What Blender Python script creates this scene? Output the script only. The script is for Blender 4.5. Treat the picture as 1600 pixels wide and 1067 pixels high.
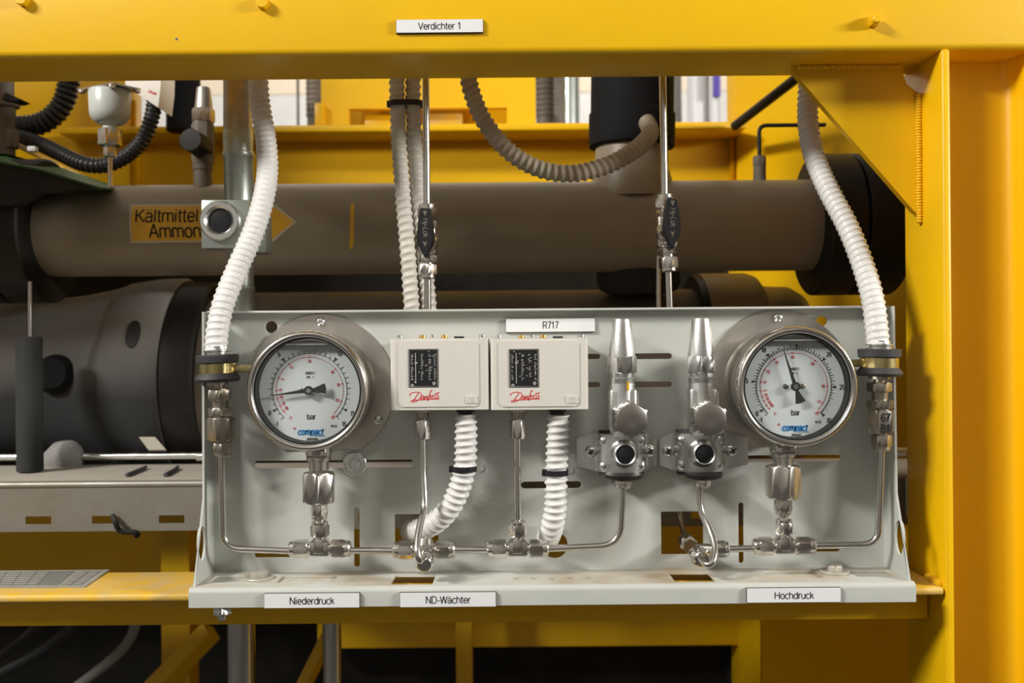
import bpy, bmesh, math, random
from mathutils import Vector, Matrix

random.seed(7)
for o in list(bpy.data.objects):
    bpy.data.objects.remove(o, do_unlink=True)
SC = bpy.context.scene
COL = SC.collection

# ------------------------------------------------------------------ camera
F_PX = 1500.0                      # focal length in pixels of the 1600 x 1067 frame
VPX, VPY = 800.0, 533.5
ROLL = math.radians(0.48)
CAM = Vector((0.0, 0.0, 1.25))
cr, sr = math.cos(ROLL), math.sin(ROLL)
cam_data = bpy.data.cameras.new('camera')
cam = bpy.data.objects.new('camera', cam_data)
COL.objects.link(cam)
cam.matrix_world = Matrix(((cr, sr, 0, CAM.x), (0, 0, -1, CAM.y), (-sr, cr, 0, CAM.z), (0, 0, 0, 1)))
cam_data.sensor_width = 36.0
cam_data.lens = F_PX / 1600.0 * 36.0
cam_data.clip_start = 0.05
cam_data.dof.use_dof = True
cam_data.dof.focus_distance = 1.06
cam_data.dof.aperture_fstop = 5.0
SC.camera = cam

# ------------------------------------------------------------------ world, lamps, exposure
world = bpy.data.worlds.new('hall_light')
SC.world = world
world.use_nodes = True
bg = world.node_tree.nodes['Background']
bg.inputs[0].default_value = (0.97, 0.98, 1.0, 1)
bg.inputs[1].default_value = 0.03


def area_lamp(name, loc, target, sx, sy, power, color=(1, 0.97, 0.92)):
    d = bpy.data.lights.new(name, 'AREA')
    d.shape = 'RECTANGLE'
    d.size, d.size_y = sx, sy
    d.energy = power
    d.color = color
    o = bpy.data.objects.new(name, d)
    COL.objects.link(o)
    o.location = loc
    v = Vector(target) - Vector(loc)
    o.rotation_euler = v.to_track_quat('-Z', 'Y').to_euler()
    return o


area_lamp('wall_lamp_left', (-3.00, -1.00, 3.55), (0.1, 1.1, 1.3), 1.1, 0.35, 200)
area_lamp('wall_lamp_right', (2.55, 0.05, 2.00), (0.1, 1.1, 1.3), 0.6, 0.22, 72)
area_lamp('fill_lamp', (0.0, -1.1, 3.25), (0.0, -1.1, 0.0), 2.4, 0.3, 5)  # added fill behind the viewer, for ambient light and metal reflections
area_lamp('fill_lamp', (0.0, 3.5, 3.3), (0.0, 4.5, 1.6), 3.0, 0.3, 45)  # added fill aimed at the back wall to brighten it
SC.view_settings.view_transform = 'Standard'
SC.view_settings.look = 'None'
SC.view_settings.gamma = 1.0
SC.view_settings.use_curve_mapping = False
SC.view_settings.exposure = 0.03


# ------------------------------------------------------------------ geometry helpers
def W(px, py, d):
    """point of the place that the photograph shows at (px, py), at distance d along the view axis"""
    u, v = px - VPX, VPY - py
    x, z = u * cr + v * sr, -u * sr + v * cr
    return Vector((x * d / F_PX, d, CAM.z + z * d / F_PX))


def S(n, d):
    return n * d / F_PX


def onz(px, py, z):
    """point on the horizontal plane at height z"""
    u, v = px - VPX, VPY - py
    zz = -u * sr + v * cr
    return W(px, py, (z - CAM.z) * F_PX / zz)


# ------------------------------------------------------------------ plain sans lettering drawn as pen strokes
def _arc(cx, cy, rx, ry, a0, a1, n=10):
    return [(cx + rx * math.cos(math.radians(a0 + (a1 - a0) * k / n)), cy + ry * math.sin(math.radians(a0 + (a1 - a0) * k / n))) for k in range(n + 1)]


def _ring(cx, cy, rx, ry):
    return _arc(cx, cy, rx, ry, 90, 450, 20)


GL = {                                   # glyph: (advance, strokes); capital height 1, small letters 0.72
    ' ': (0.36, []), '-': (0.42, [[(0.06, 0.36), (0.36, 0.36)]]), ',': (0.26, [[(0.12, 0.06), (0.08, -0.14)]]), '.': (0.26, [[(0.12, 0.0), (0.12, 0.09)]]),
    '°': (0.34, [_ring(0.17, 0.86, 0.12, 0.12)]),
    '0': (0.70, [_ring(0.34, 0.5, 0.25, 0.5)]),
    '1': (0.60, [[(0.10, 0.76), (0.24, 0.86), (0.34, 1.0), (0.34, 0.0)]]),
    '2': (0.70, [_arc(0.34, 0.72, 0.25, 0.28, 170, -20) + [(0.48, 0.42), (0.22, 0.18), (0.08, 0.0), (0.60, 0.0)]]),
    '3': (0.70, [_arc(0.32, 0.75, 0.23, 0.25, 160, -90) + [(0.26, 0.50)], _arc(0.32, 0.26, 0.26, 0.26, 90, -160)]),
    '4': (0.70, [[(0.46, 0.0), (0.46, 1.0), (0.06, 0.30), (0.62, 0.30)]]),
    '5': (0.70, [[(0.56, 1.0), (0.16, 1.0), (0.10, 0.52)] + _arc(0.32, 0.32, 0.27, 0.32, 130, -160)]),
    '6': (0.70, [_arc(0.36, 0.68, 0.25, 0.32, 30, 180) + [(0.10, 0.32)], _ring(0.34, 0.30, 0.25, 0.30)]),
    '7': (0.66, [[(0.06, 1.0), (0.58, 1.0), (0.38, 0.55), (0.26, 0.0)]]),
    '8': (0.70, [_ring(0.34, 0.76, 0.22, 0.24), _ring(0.34, 0.26, 0.26, 0.26)]),
    '9': (0.70, [_ring(0.34, 0.70, 0.25, 0.30), [(0.59, 0.66)] + _arc(0.33, 0.32, 0.25, 0.32, 10, -150)]),
    'A': (0.78, [[(0.03, 0.0), (0.38, 1.0), (0.73, 0.0)], [(0.16, 0.34), (0.60, 0.34)]]),
    'B': (0.78, [[(0.10, 0.0), (0.10, 1.0), (0.38, 1.0)] + _arc(0.40, 0.76, 0.22, 0.24, 90, -90) + [(0.10, 0.52)], [(0.40, 0.52)] + _arc(0.42, 0.26, 0.25, 0.26, 90, -90) + [(0.10, 0.0)]]),
    'C': (0.84, [_arc(0.44, 0.5, 0.36, 0.5, 45, 315, 18)]),
    'D': (0.84, [[(0.10, 0.0), (0.10, 1.0), (0.36, 1.0)] + _arc(0.36, 0.5, 0.38, 0.5, 90, -90, 14) + [(0.10, 0.0)]]),
    'E': (0.74, [[(0.64, 1.0), (0.10, 1.0), (0.10, 0.0), (0.66, 0.0)], [(0.10, 0.52), (0.58, 0.52)]]),
    'H': (0.84, [[(0.10, 0.0), (0.10, 1.0)], [(0.72, 0.0), (0.72, 1.0)], [(0.10, 0.52), (0.72, 0.52)]]),
    'K': (0.78, [[(0.10, 0.0), (0.10, 1.0)], [(0.68, 1.0), (0.12, 0.42)], [(0.30, 0.58), (0.72, 0.0)]]),
    'L': (0.66, [[(0.10, 1.0), (0.10, 0.0), (0.60, 0.0)]]),
    'N': (0.84, [[(0.10, 0.0), (0.10, 1.0), (0.72, 0.0), (0.72, 1.0)]]),
    'R': (0.82, [[(0.10, 0.0), (0.10, 1.0), (0.44, 1.0)] + _arc(0.44, 0.74, 0.25, 0.26, 90, -90) + [(0.10, 0.48)], [(0.42, 0.48), (0.72, 0.0)]]),
    'V': (0.76, [[(0.03, 1.0), (0.37, 0.0), (0.71, 1.0)]]),
    'W': (1.06, [[(0.03, 1.0), (0.26, 0.0), (0.51, 1.0), (0.76, 0.0), (1.0, 1.0)]]),
    'a': (0.66, [_arc(0.30, 0.50, 0.24, 0.22, 160, 0) + [(0.54, 0.12), (0.58, 0.0)], [(0.54, 0.42), (0.26, 0.37)] + _arc(0.25, 0.20, 0.19, 0.20, 110, 290) + [(0.44, 0.05), (0.54, 0.18)]]),
    'b': (0.68, [[(0.09, 1.0), (0.09, 0.0)], _ring(0.34, 0.36, 0.25, 0.36)]),
    'c': (0.60, [_arc(0.33, 0.36, 0.26, 0.36, 45, 315, 16)]),
    'd': (0.68, [[(0.58, 1.0), (0.58, 0.0)], _ring(0.33, 0.36, 0.25, 0.36)]),
    'e': (0.66, [[(0.09, 0.37), (0.58, 0.37)] + _arc(0.335, 0.36, 0.25, 0.36, 2, 320, 18)]),
    'h': (0.66, [[(0.09, 0.0), (0.09, 1.0)], [(0.09, 0.46)] + _arc(0.32, 0.48, 0.23, 0.24, 175, 0) + [(0.55, 0.0)]]),
    'i': (0.27, [[(0.12, 0.0), (0.12, 0.72)], [(0.12, 0.90), (0.12, 1.0)]]),
    'k': (0.60, [[(0.09, 0.0), (0.09, 1.0)], [(0.50, 0.72), (0.11, 0.30)], [(0.26, 0.45), (0.54, 0.0)]]),
    'l': (0.27, [[(0.12, 0.0), (0.12, 1.0)]]),
    'm': (0.98, [[(0.09, 0.0), (0.09, 0.72)], [(0.09, 0.46)] + _arc(0.29, 0.48, 0.20, 0.24, 175, 0) + [(0.49, 0.0)], [(0.49, 0.46)] + _arc(0.69, 0.48, 0.20, 0.24, 175, 0) + [(0.89, 0.0)]]),
    'n': (0.66, [[(0.09, 0.0), (0.09, 0.72)], [(0.09, 0.46)] + _arc(0.32, 0.48, 0.23, 0.24, 175, 0) + [(0.55, 0.0)]]),
    'o': (0.67, [_ring(0.33, 0.36, 0.26, 0.36)]),
    'p': (0.68, [[(0.09, 0.72), (0.09, -0.27)], _ring(0.34, 0.36, 0.25, 0.36)]),
    'r': (0.42, [[(0.09, 0.0), (0.09, 0.72)], [(0.09, 0.42)] + _arc(0.32, 0.44, 0.22, 0.28, 175, 75, 7)]),
    't': (0.36, [[(0.16, 0.94), (0.16, 0.14)] + _arc(0.28, 0.14, 0.12, 0.14, 180, 290, 6), [(0.02, 0.72), (0.32, 0.72)]]),
    'u': (0.66, [[(0.09, 0.72), (0.09, 0.26)] + _arc(0.32, 0.25, 0.23, 0.25, 180, 350) + [(0.55, 0.26)], [(0.55, 0.72), (0.55, 0.0)]]),
    'y': (0.58, [[(0.03, 0.72), (0.28, 0.0)], [(0.53, 0.72), (0.26, -0.12), (0.16, -0.27), (0.04, -0.26)]]),
}
GL['ä'] = (GL['a'][0], GL['a'][1] + [[(0.18, 0.90), (0.18, 1.0)], [(0.44, 0.90), (0.44, 1.0)]])


def pen(ln, h):
    """cut a polyline at its sharp corners and split long straights"""
    runs, cur = [], [Vector(ln[0])]
    for i in range(1, len(ln)):
        a, b = Vector(ln[i - 1]), Vector(ln[i])
        if i >= 2:
            c = a - Vector(ln[i - 2])
            if c.length > 1e-9 and (b - a).length > 1e-9 and c.angle(b - a) > 0.62:
                t = c.normalized() * h * 0.035
                runs.append(cur[:-1] + [cur[-1] + t])
                cur = [a - (b - a).normalized() * h * 0.035]
        n = max(1, int((b - a).length / (h * 0.25)))
        for k in range(1, n + 1):
            cur.append(a + (b - a) * (k / n))
    runs.append(cur)
    return [[(p.x, p.y) for p in r] for r in runs]


def lettering(body, size, shear=0.0, align='CENTER', sx=1.0):
    """strokes of a line of text; size is the type size, capital height 0.72 of it"""
    h = size * 0.72
    x, out = 0.0, []
    for ch in body:
        adv, st = GL[ch]
        for ln in st:
            out.append([((x + px + shear * py) * h * sx, (py - 0.5) * h) for px, py in ln])
        x += adv
    out = [q for ln in out for q in pen(ln, h)]
    off = (x - 0.07) * h * sx / 2 if align == 'CENTER' else 0.0
    return [[(a - off, b) for a, b in ln] for ln in out]


class MB:
    def __init__(self):
        self.v, self.f = [], []

    def add(self, verts, faces):
        o = len(self.v)
        self.v += [Vector(p) for p in verts]
        self.f += [tuple(i + o for i in q) for q in faces]
        return self

    def box(self, x0, x1, y0, y1, z0, z1, bev=0.0, seg=2):
        bm = bmesh.new()
        vs = [bm.verts.new((x, y, z)) for x in (x0, x1) for y in (y0, y1) for z in (z0, z1)]
        for q in ((0, 1, 3, 2), (4, 6, 7, 5), (0, 4, 5, 1), (2, 3, 7, 6), (0, 2, 6, 4), (1, 5, 7, 3)):
            bm.faces.new([vs[i] for i in q])
        if bev > 0:
            bmesh.ops.bevel(bm, geom=bm.edges[:], offset=bev, segments=seg, profile=0.5, affect='EDGES')
        bmesh.ops.recalc_face_normals(bm, faces=bm.faces[:])
        self.bm(bm)
        return self

    def bm(self, bm):
        bm.verts.index_update()
        self.add([v.co.copy() for v in bm.verts], [[v.index for v in f.verts] for f in bm.faces])
        bm.free()

    def lathe(self, p, axis, prof, n=32, ref=None):
        """prof: list of (t along axis, radius); closed by discs where radius is 0"""
        p = Vector(p); a = Vector(axis).normalized()
        u = frame_u(a, ref); w = a.cross(u)
        vs, fs = [], []
        for t, r in prof:
            for k in range(n):
                th = 2 * math.pi * k / n
                vs.append(p + a * t + (u * math.cos(th) + w * math.sin(th)) * r)
        for i in range(len(prof) - 1):
            for k in range(n):
                k2 = (k + 1) % n
                fs.append((i * n + k, i * n + k2, (i + 1) * n + k2, (i + 1) * n + k))
        if prof[0][1] > 1e-6:
            fs.append(tuple(reversed(range(n))))
        if prof[-1][1] > 1e-6:
            fs.append(tuple(range((len(prof) - 1) * n, len(prof) * n)))
        return self.add(vs, fs)

    def ring(self, p, axis, prof, n=48):
        """closed profile revolved (no caps)"""
        p = Vector(p); a = Vector(axis).normalized()
        u = frame_u(a); w = a.cross(u)
        vs, fs = [], []
        m = len(prof)
        for t, r in prof:
            for k in range(n):
                th = 2 * math.pi * k / n
                vs.append(p + a * t + (u * math.cos(th) + w * math.sin(th)) * r)
        for i in range(m):
            j = (i + 1) % m
            for k in range(n):
                k2 = (k + 1) % n
                fs.append((i * n + k, i * n + k2, j * n + k2, j * n + k))
        return self.add(vs, fs)

    def hexnut(self, p, axis, length, af, chamfer=0.10, rot=0.0, both=True, collar=0.0, ref=None):
        """hexagonal prism (half across-flats = af) with turned, chamfered ends"""
        p = Vector(p); a = Vector(axis).normalized()
        u = frame_u(a, ref); w = a.cross(u)
        n = 48
        c = length * chamfer
        lev = [(0, af * 0.985 if both else 9), (c, 9), (length - c, 9), (length, af * 0.985)]
        vs, fs = [], []
        for t, cap in lev:
            for k in range(n):
                th = rot + 2 * math.pi * k / n
                ph = (2 * math.pi * (k % 8) / n)
                r = min(af / math.cos(ph - math.pi / 6), cap)
                vs.append(p + a * t + (u * math.cos(th) + w * math.sin(th)) * r)
        for i in range(3):
            for k in range(n):
                k2 = (k + 1) % n
                fs.append((i * n + k, i * n + k2, (i + 1) * n + k2, (i + 1) * n + k))
        fs.append(tuple(reversed(range(n))))
        fs.append(tuple(range(3 * n, 4 * n)))
        self.add(vs, fs)
        return self

    def tube(self, path, r, n=14, caps=True):
        m = len(path)
        fr = frames(path)
        vs, fs = [], []
        for i in range(m):
            u, w = fr[i]
            rr = r[i] if isinstance(r, (list, tuple)) else r
            for k in range(n):
                th = 2 * math.pi * k / n
                vs.append(path[i] + (u * math.cos(th) + w * math.sin(th)) * rr)
        for i in range(m - 1):
            for k in range(n):
                k2 = (k + 1) % n
                fs.append((i * n + k, i * n + k2, (i + 1) * n + k2, (i + 1) * n + k))
        if caps:
            fs.append(tuple(reversed(range(n))))
            fs.append(tuple(range((m - 1) * n, m * n)))
        return self.add(vs, fs)

    def hose(self, path, r, pitch, amp, helical=True, n=26, sharp=2.0, per=8):
        """corrugated conduit: a rib of height amp every pitch, wound helically"""
        L = plen(path)
        path = resample(path, max(8, int(L / pitch * per)))
        m = len(path)
        fr = frames(path)
        step = L / (m - 1)
        vs, fs = [], []
        for i in range(m):
            u, w = fr[i]
            s = i * step
            for k in range(n):
                th = 2 * math.pi * k / n
                ph = s / pitch - (k / n if helical else 0)
                rib = (0.5 + 0.5 * math.cos(2 * math.pi * ph)) ** sharp
                vs.append(path[i] + (u * math.cos(th) + w * math.sin(th)) * (r - amp + amp * rib))
        for i in range(m - 1):
            for k in range(n):
                k2 = (k + 1) % n
                fs.append((i * n + k, i * n + k2, (i + 1) * n + k2, (i + 1) * n + k))
        fs.append(tuple(reversed(range(n))))
        fs.append(tuple(range((m - 1) * n, m * n)))
        return self.add(vs, fs)

    def prism(self, pts, vec):
        """polygon (ordered world points) extruded by vec"""
        n = len(pts)
        pts = [Vector(p) for p in pts]
        vec = Vector(vec)
        vs = pts + [p + vec for p in pts]
        fs = [tuple(range(n)), tuple(reversed(range(n, 2 * n)))]
        for i in range(n):
            j = (i + 1) % n
            fs.append((j, i, n + i, n + j))
        return self.add(vs, fs)

    def flat(self, outlines, org, U, V, N, thick, front=0.0):
        """filled 2D outlines (first outer, the rest holes) as a plate: from front to front+thick along N"""
        vs, fs = fill2d(outlines, thick)
        return self.add([org + U * a + V * b + N * (c + front) for a, b, c in vs], fs)

    def strokes(self, lines, w, org, U, V, N, lift=0.0002, thick=0.0003):
        """flat pen strokes of width w along 2D polylines"""
        for ln in lines:
            n = len(ln)
            L, R = [], []
            for i in range(n):
                a = Vector(ln[max(i - 1, 0)]); b = Vector(ln[min(i + 1, n - 1)])
                t = (b - a)
                t = t.normalized() if t.length > 1e-9 else Vector((1, 0))
                q = Vector((-t.y, t.x)) * w * 0.5
                c = Vector(ln[i])
                L.append(c + q); R.append(c - q)
            vs = []
            for h in (lift, lift + thick):
                for p in L: vs.append(org + U * p.x + V * p.y + N * h)
                for p in R: vs.append(org + U * p.x + V * p.y + N * h)
            fs = []
            for i in range(n - 1):
                fs.append((2 * n + i, 2 * n + i + 1, 3 * n + i + 1, 3 * n + i))
                fs.append((i, n + i, n + i + 1, i + 1))
                fs.append((i, i + 1, 2 * n + i + 1, 2 * n + i))
                fs.append((n + i, 3 * n + i, 3 * n + i + 1, n + i + 1))
            self.add(vs, fs)
        return self

    def text(self, body, size, org, U, V, N, lift=0.0002, thick=0.0002, shear=0.0, bold=0.0, align='CENTER', sx=1.0):
        w = size * (0.088 + bold)
        return self.strokes(lettering(body, size, shear, align, sx), w, org, U, V, N, lift, max(thick, 0.0001))


def frame_u(a, ref=None):
    r = Vector(ref) if ref is not None else (Vector((0, 0, 1)) if abs(a.z) < 0.9 else Vector((1, 0, 0)))
    return (r - a * r.dot(a)).normalized()


def frames(path):
    m = len(path)
    out = []
    t = (path[1] - path[0]).normalized()
    u = frame_u(t)
    for i in range(m):
        t = (path[min(i + 1, m - 1)] - path[max(i - 1, 0)]).normalized()
        u = (u - t * u.dot(t)).normalized()
        out.append((u, t.cross(u)))
    return out


def plen(path):
    return sum((path[i + 1] - path[i]).length for i in range(len(path) - 1))


def resample(path, n):
    L = plen(path)
    out = [path[0].copy()]
    i, acc = 0, 0.0
    for k in range(1, n - 1):
        s = L * k / (n - 1)
        while i < len(path) - 2 and acc + (path[i + 1] - path[i]).length < s:
            acc += (path[i + 1] - path[i]).length
            i += 1
        seg = (path[i + 1] - path[i])
        out.append(path[i] + seg * ((s - acc) / max(seg.length, 1e-9)))
    out.append(path[-1].copy())
    return out


def spline(pts, per=14):
    """Catmull-Rom through the points"""
    P = [pts[0] * 2 - pts[1]] + list(pts) + [pts[-1] * 2 - pts[-2]]
    out = []
    for i in range(1, len(P) - 2):
        p0, p1, p2, p3 = P[i - 1:i + 3]
        for k in range(per):
            t = k / per
            out.append(0.5 * ((2 * p1) + (p2 - p0) * t + (2 * p0 - 5 * p1 + 4 * p2 - p3) * t * t
                              + (3 * p1 - p0 - 3 * p2 + p3) * t ** 3))
    out.append(P[-2].copy())
    return out


def bent(pts, r, n=10):
    """polyline with its corners rounded to radius r, as a bent tube"""
    out = [pts[0].copy()]
    for i in range(1, len(pts) - 1):
        a, b, c = pts[i - 1], pts[i], pts[i + 1]
        d1, d2 = (a - b).normalized(), (c - b).normalized()
        ang = d1.angle(d2)
        cut = min(r / math.tan(ang / 2), (a - b).length * 0.49, (c - b).length * 0.49)
        p, q = b + d1 * cut, b + d2 * cut
        for k in range(n + 1):
            t = k / n
            out.append(p * (1 - t) ** 2 + b * 2 * t * (1 - t) + q * t * t)
    out.append(pts[-1].copy())
    return out


def fill2d(outlines, thick):
    cu = bpy.data.curves.new('c', 'CURVE')
    cu.dimensions = '2D'
    cu.fill_mode = 'BOTH'
    cu.extrude = abs(thick) / 2
    for o in outlines:
        s = cu.splines.new('POLY')
        s.points.add(len(o) - 1)
        for i, p in enumerate(o):
            s.points[i].co = (p[0], p[1], 0, 1)
        s.use_cyclic_u = True
    ob = bpy.data.objects.new('c', cu)
    me = bpy.data.meshes.new_from_object(ob)
    vs = [(v.co.x, v.co.y, v.co.z + thick / 2) for v in me.vertices]
    fs = [tuple(p.vertices) for p in me.polygons]
    bpy.data.objects.remove(ob); bpy.data.curves.remove(cu); bpy.data.meshes.remove(me)
    return vs, fs


def rrect(x0, x1, y0, y1, r, n=5):
    out = []
    r = min(r, abs(x1 - x0) / 2 * 0.999, abs(y1 - y0) / 2 * 0.999)
    for cx, cy, a0 in ((x1 - r, y1 - r, 0), (x0 + r, y1 - r, 90), (x0 + r, y0 + r, 180), (x1 - r, y0 + r, 270)):
        for k in range(n + 1):
            a = math.radians(a0 + 90 * k / n)
            out.append((cx + r * math.cos(a), cy + r * math.sin(a)))
    return out


def circ(cx, cy, r, n=32, a0=0, a1=360):
    full = abs(a1 - a0) >= 360
    m = n if full else n + 1
    return [(cx + r * math.cos(math.radians(a0 + (a1 - a0) * k / n)),
             cy + r * math.sin(math.radians(a0 + (a1 - a0) * k / n))) for k in range(m)]


X, Y, Z = Vector((1, 0, 0)), Vector((0, 1, 0)), Vector((0, 0, 1))
FR = -Y                                   # towards the camera side


# ------------------------------------------------------------------ objects
ORG = {}


def thing(name, label, cat, loc, group=None):
    o = bpy.data.objects.new(name, None)
    o.empty_display_size = 0.02
    COL.objects.link(o)
    o.location = loc
    o['label'] = label
    o['category'] = cat
    if group: o['group'] = group
    ORG[o] = Vector(loc)
    return o


def mesh_of(name, mb, mat, org, ang=38):
    me = bpy.data.meshes.new(name)
    me.from_pydata([v - org for v in mb.v], [], mb.f)
    bm = bmesh.new(); bm.from_mesh(me)
    bmesh.ops.recalc_face_normals(bm, faces=bm.faces[:])
    bm.to_mesh(me); bm.free()
    me.shade_smooth()
    me.set_sharp_from_angle(angle=math.radians(ang))
    me.materials.append(mat)
    return me


def part(root, name, mb, mat, ang=38, label=None):
    org = ORG[root]
    o = bpy.data.objects.new(name, mesh_of(name, mb, mat, org, ang))
    COL.objects.link(o)
    o.parent = root
    ORG[o] = org
    if label: o['label'] = label
    return o


def single(name, mb, mat, label, cat, group=None, ang=38, kind=None):
    xs = [v.x for v in mb.v]; ys = [v.y for v in mb.v]; zs = [v.z for v in mb.v]
    org = Vector(((min(xs) + max(xs)) / 2, (min(ys) + max(ys)) / 2, min(zs)))
    o = bpy.data.objects.new(name, mesh_of(name, mb, mat, org, ang))
    COL.objects.link(o)
    o.location = org
    ORG[o] = org
    o['label'] = label
    o['category'] = cat
    if group: o['group'] = group
    if kind: o['kind'] = kind
    return o


def structure(name, mb, mat, label, cat):
    o = single(name, mb, mat, label, cat)
    o['kind'] = 'structure'
    return o


# ------------------------------------------------------------------ materials
def mk(name, color, rough=0.5, metal=0.0, c2=None, nscale=20.0, nlo=0.4, nhi=0.65, detail=4.0,
       bump=0.0, bscale=200.0, rvar=0.0, coat=0.0, stretch=None, spec=None):
    m = bpy.data.materials.new(name)
    m.use_nodes = True
    nt = m.node_tree
    b = nt.nodes['Principled BSDF']
    b.inputs['Base Color'].default_value = (*color, 1)
    b.inputs['Roughness'].default_value = rough
    b.inputs['Metallic'].default_value = metal
    if coat: b.inputs['Coat Weight'].default_value = coat; b.inputs['Coat Roughness'].default_value = 0.12
    if spec is not None: b.inputs['Specular IOR Level'].default_value = spec
    tc = nt.nodes.new('ShaderNodeTexCoord')
    src = tc.outputs['Object']
    if stretch:
        mp = nt.nodes.new('ShaderNodeMapping')
        mp.inputs['Scale'].default_value = stretch
        nt.links.new(src, mp.inputs['Vector'])
        src = mp.outputs['Vector']
    if c2 is not None or rvar:
        nz = nt.nodes.new('ShaderNodeTexNoise')
        nz.inputs['Scale'].default_value = nscale
        nz.inputs['Detail'].default_value = detail
        nz.inputs['Roughness'].default_value = 0.6
        nt.links.new(src, nz.inputs['Vector'])
        if c2 is not None:
            rp = nt.nodes.new('ShaderNodeValToRGB')
            rp.color_ramp.elements[0].position = nlo
            rp.color_ramp.elements[0].color = (*color, 1)
            rp.color_ramp.elements[1].position = nhi
            rp.color_ramp.elements[1].color = (*c2, 1)
            nt.links.new(nz.outputs['Fac'], rp.inputs['Fac'])
            nt.links.new(rp.outputs['Color'], b.inputs['Base Color'])
        if rvar:
            mr = nt.nodes.new('ShaderNodeMapRange')
            mr.inputs['From Min'].default_value = 0.3
            mr.inputs['From Max'].default_value = 0.7
            mr.inputs['To Min'].default_value = max(0.03, rough - rvar)
            mr.inputs['To Max'].default_value = min(1, rough + rvar)
            nt.links.new(nz.outputs['Fac'], mr.inputs['Value'])
            nt.links.new(mr.outputs['Result'], b.inputs['Roughness'])
    if bump:
        n2 = nt.nodes.new('ShaderNodeTexNoise')
        n2.inputs['Scale'].default_value = bscale
        n2.inputs['Detail'].default_value = 3
        nt.links.new(tc.outputs['Object'], n2.inputs['Vector'])
        bp = nt.nodes.new('ShaderNodeBump')
        bp.inputs['Strength'].default_value = bump
        bp.inputs['Distance'].default_value = 0.002
        nt.links.new(n2.outputs['Fac'], bp.inputs['Height'])
        nt.links.new(bp.outputs['Normal'], b.inputs['Normal'])
    return m


M = {}
M['yellow'] = mk('yellow_paint', (0.82, 0.475, 0.002), 0.36, c2=(0.77, 0.44, 0.002), nscale=6, bump=0.08, bscale=90, rvar=0.05)
M['yellow_worn'] = mk('dusty_yellow_paint', (0.70, 0.42, 0.035), 0.5, c2=(0.56, 0.40, 0.16), nscale=30, nlo=0.40, nhi=0.70, bump=0.1, bscale=120)
M['grey'] = mk('grey_panel_paint', (0.50, 0.515, 0.475), 0.38, c2=(0.46, 0.475, 0.44), nscale=9, bump=0.04, bscale=300, rvar=0.05)
M['grey_dusty'] = mk('dusty_grey_paint', (0.55, 0.555, 0.51), 0.5, c2=(0.40, 0.325, 0.225), nscale=11, nlo=0.44, nhi=0.70, detail=8, bump=0.08, bscale=250)
M['white'] = mk('white_engraved_plastic', (0.74, 0.745, 0.755), 0.45)
M['edge_black'] = mk('black_plate_edge', (0.02, 0.02, 0.02), 0.5)
M['ink'] = mk('black_lettering', (0.012, 0.012, 0.014), 0.6)
M['red_ink'] = mk('red_lettering', (0.62, 0.03, 0.05), 0.6)
M['blue_ink'] = mk('blue_lettering', (0.0, 0.19, 0.50), 0.6)
M['logo_red'] = mk('red_print', (0.68, 0.02, 0.03), 0.5)
M['steel'] = mk('stainless_steel', (0.70, 0.68, 0.65), 0.20, 1.0, c2=(0.62, 0.59, 0.55), nscale=40, rvar=0.05)
M['steel_fit'] = mk('machined_steel_fitting', (0.76, 0.73, 0.69), 0.22, 1.0, c2=(0.68, 0.64, 0.59), nscale=45, rvar=0.05)
M['steel_brush'] = mk('brushed_steel_flange', (0.60, 0.57, 0.53), 0.38, 1.0, c2=(0.53, 0.50, 0.45), nscale=30, rvar=0.06, bump=0.03, bscale=400)
M['steel_dull'] = mk('dull_warm_steel', (0.50, 0.46, 0.40), 0.34, 1.0, c2=(0.42, 0.38, 0.32), nscale=50, rvar=0.06)
M['zinc'] = mk('zinc_plated_steel', (0.74, 0.75, 0.74), 0.27, 1.0, c2=(0.64, 0.65, 0.64), nscale=60, rvar=0.06, bump=0.05, bscale=500)
M['dusty_zinc'] = mk('dusty_zinc_bolt', (0.50, 0.48, 0.43), 0.5, 0.45, c2=(0.42, 0.39, 0.33), nscale=60, bump=0.1, bscale=300)
M['zinc_sat'] = mk('satin_zinc_saddle', (0.76, 0.765, 0.75), 0.34, 1.0, c2=(0.68, 0.685, 0.67), nscale=50, rvar=0.06, bump=0.05, bscale=500)
M['galv'] = mk('galvanised_steel', (0.50, 0.54, 0.50), 0.38, 0.85, c2=(0.38, 0.42, 0.38), nscale=40, rvar=0.1)
M['brass'] = mk('yellow_zinc_chromate', (0.62, 0.53, 0.26), 0.27, 1.0, c2=(0.45, 0.37, 0.17), nscale=70, rvar=0.1)
M['brass2'] = mk('brass_screw', (0.72, 0.45, 0.16), 0.35, 1.0)
M['rubber'] = mk('black_rubber', (0.035, 0.036, 0.037), 0.6, bump=0.1, bscale=300)
M['black'] = mk('black_plastic', (0.014, 0.014, 0.016), 0.28)
M['black_matt'] = mk('black_inside', (0.012, 0.012, 0.012), 0.6)
M['hose'] = mk('white_hose_plastic', (0.72, 0.71, 0.69), 0.36, c2=(0.65, 0.64, 0.61), nscale=30)
M['hose_grey'] = mk('aged_hose_plastic', (0.60, 0.575, 0.52), 0.48, c2=(0.52, 0.49, 0.43), nscale=30)
M['hose_tan'] = mk('dusty_beige_hose', (0.43, 0.37, 0.28), 0.6, c2=(0.36, 0.30, 0.22), nscale=30)
M['slate_dark'] = mk('dark_slate', (0.06, 0.06, 0.08), 0.5)
M['hose_black'] = mk('black_hose_plastic', (0.022, 0.023, 0.025), 0.32)
M['kp'] = mk('offwhite_plastic_cover', (0.66, 0.635, 0.58), 0.42, c2=(0.63, 0.60, 0.54), nscale=15)
M['dial'] = mk('white_dial', (0.63, 0.655, 0.655), 0.5)
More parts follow.
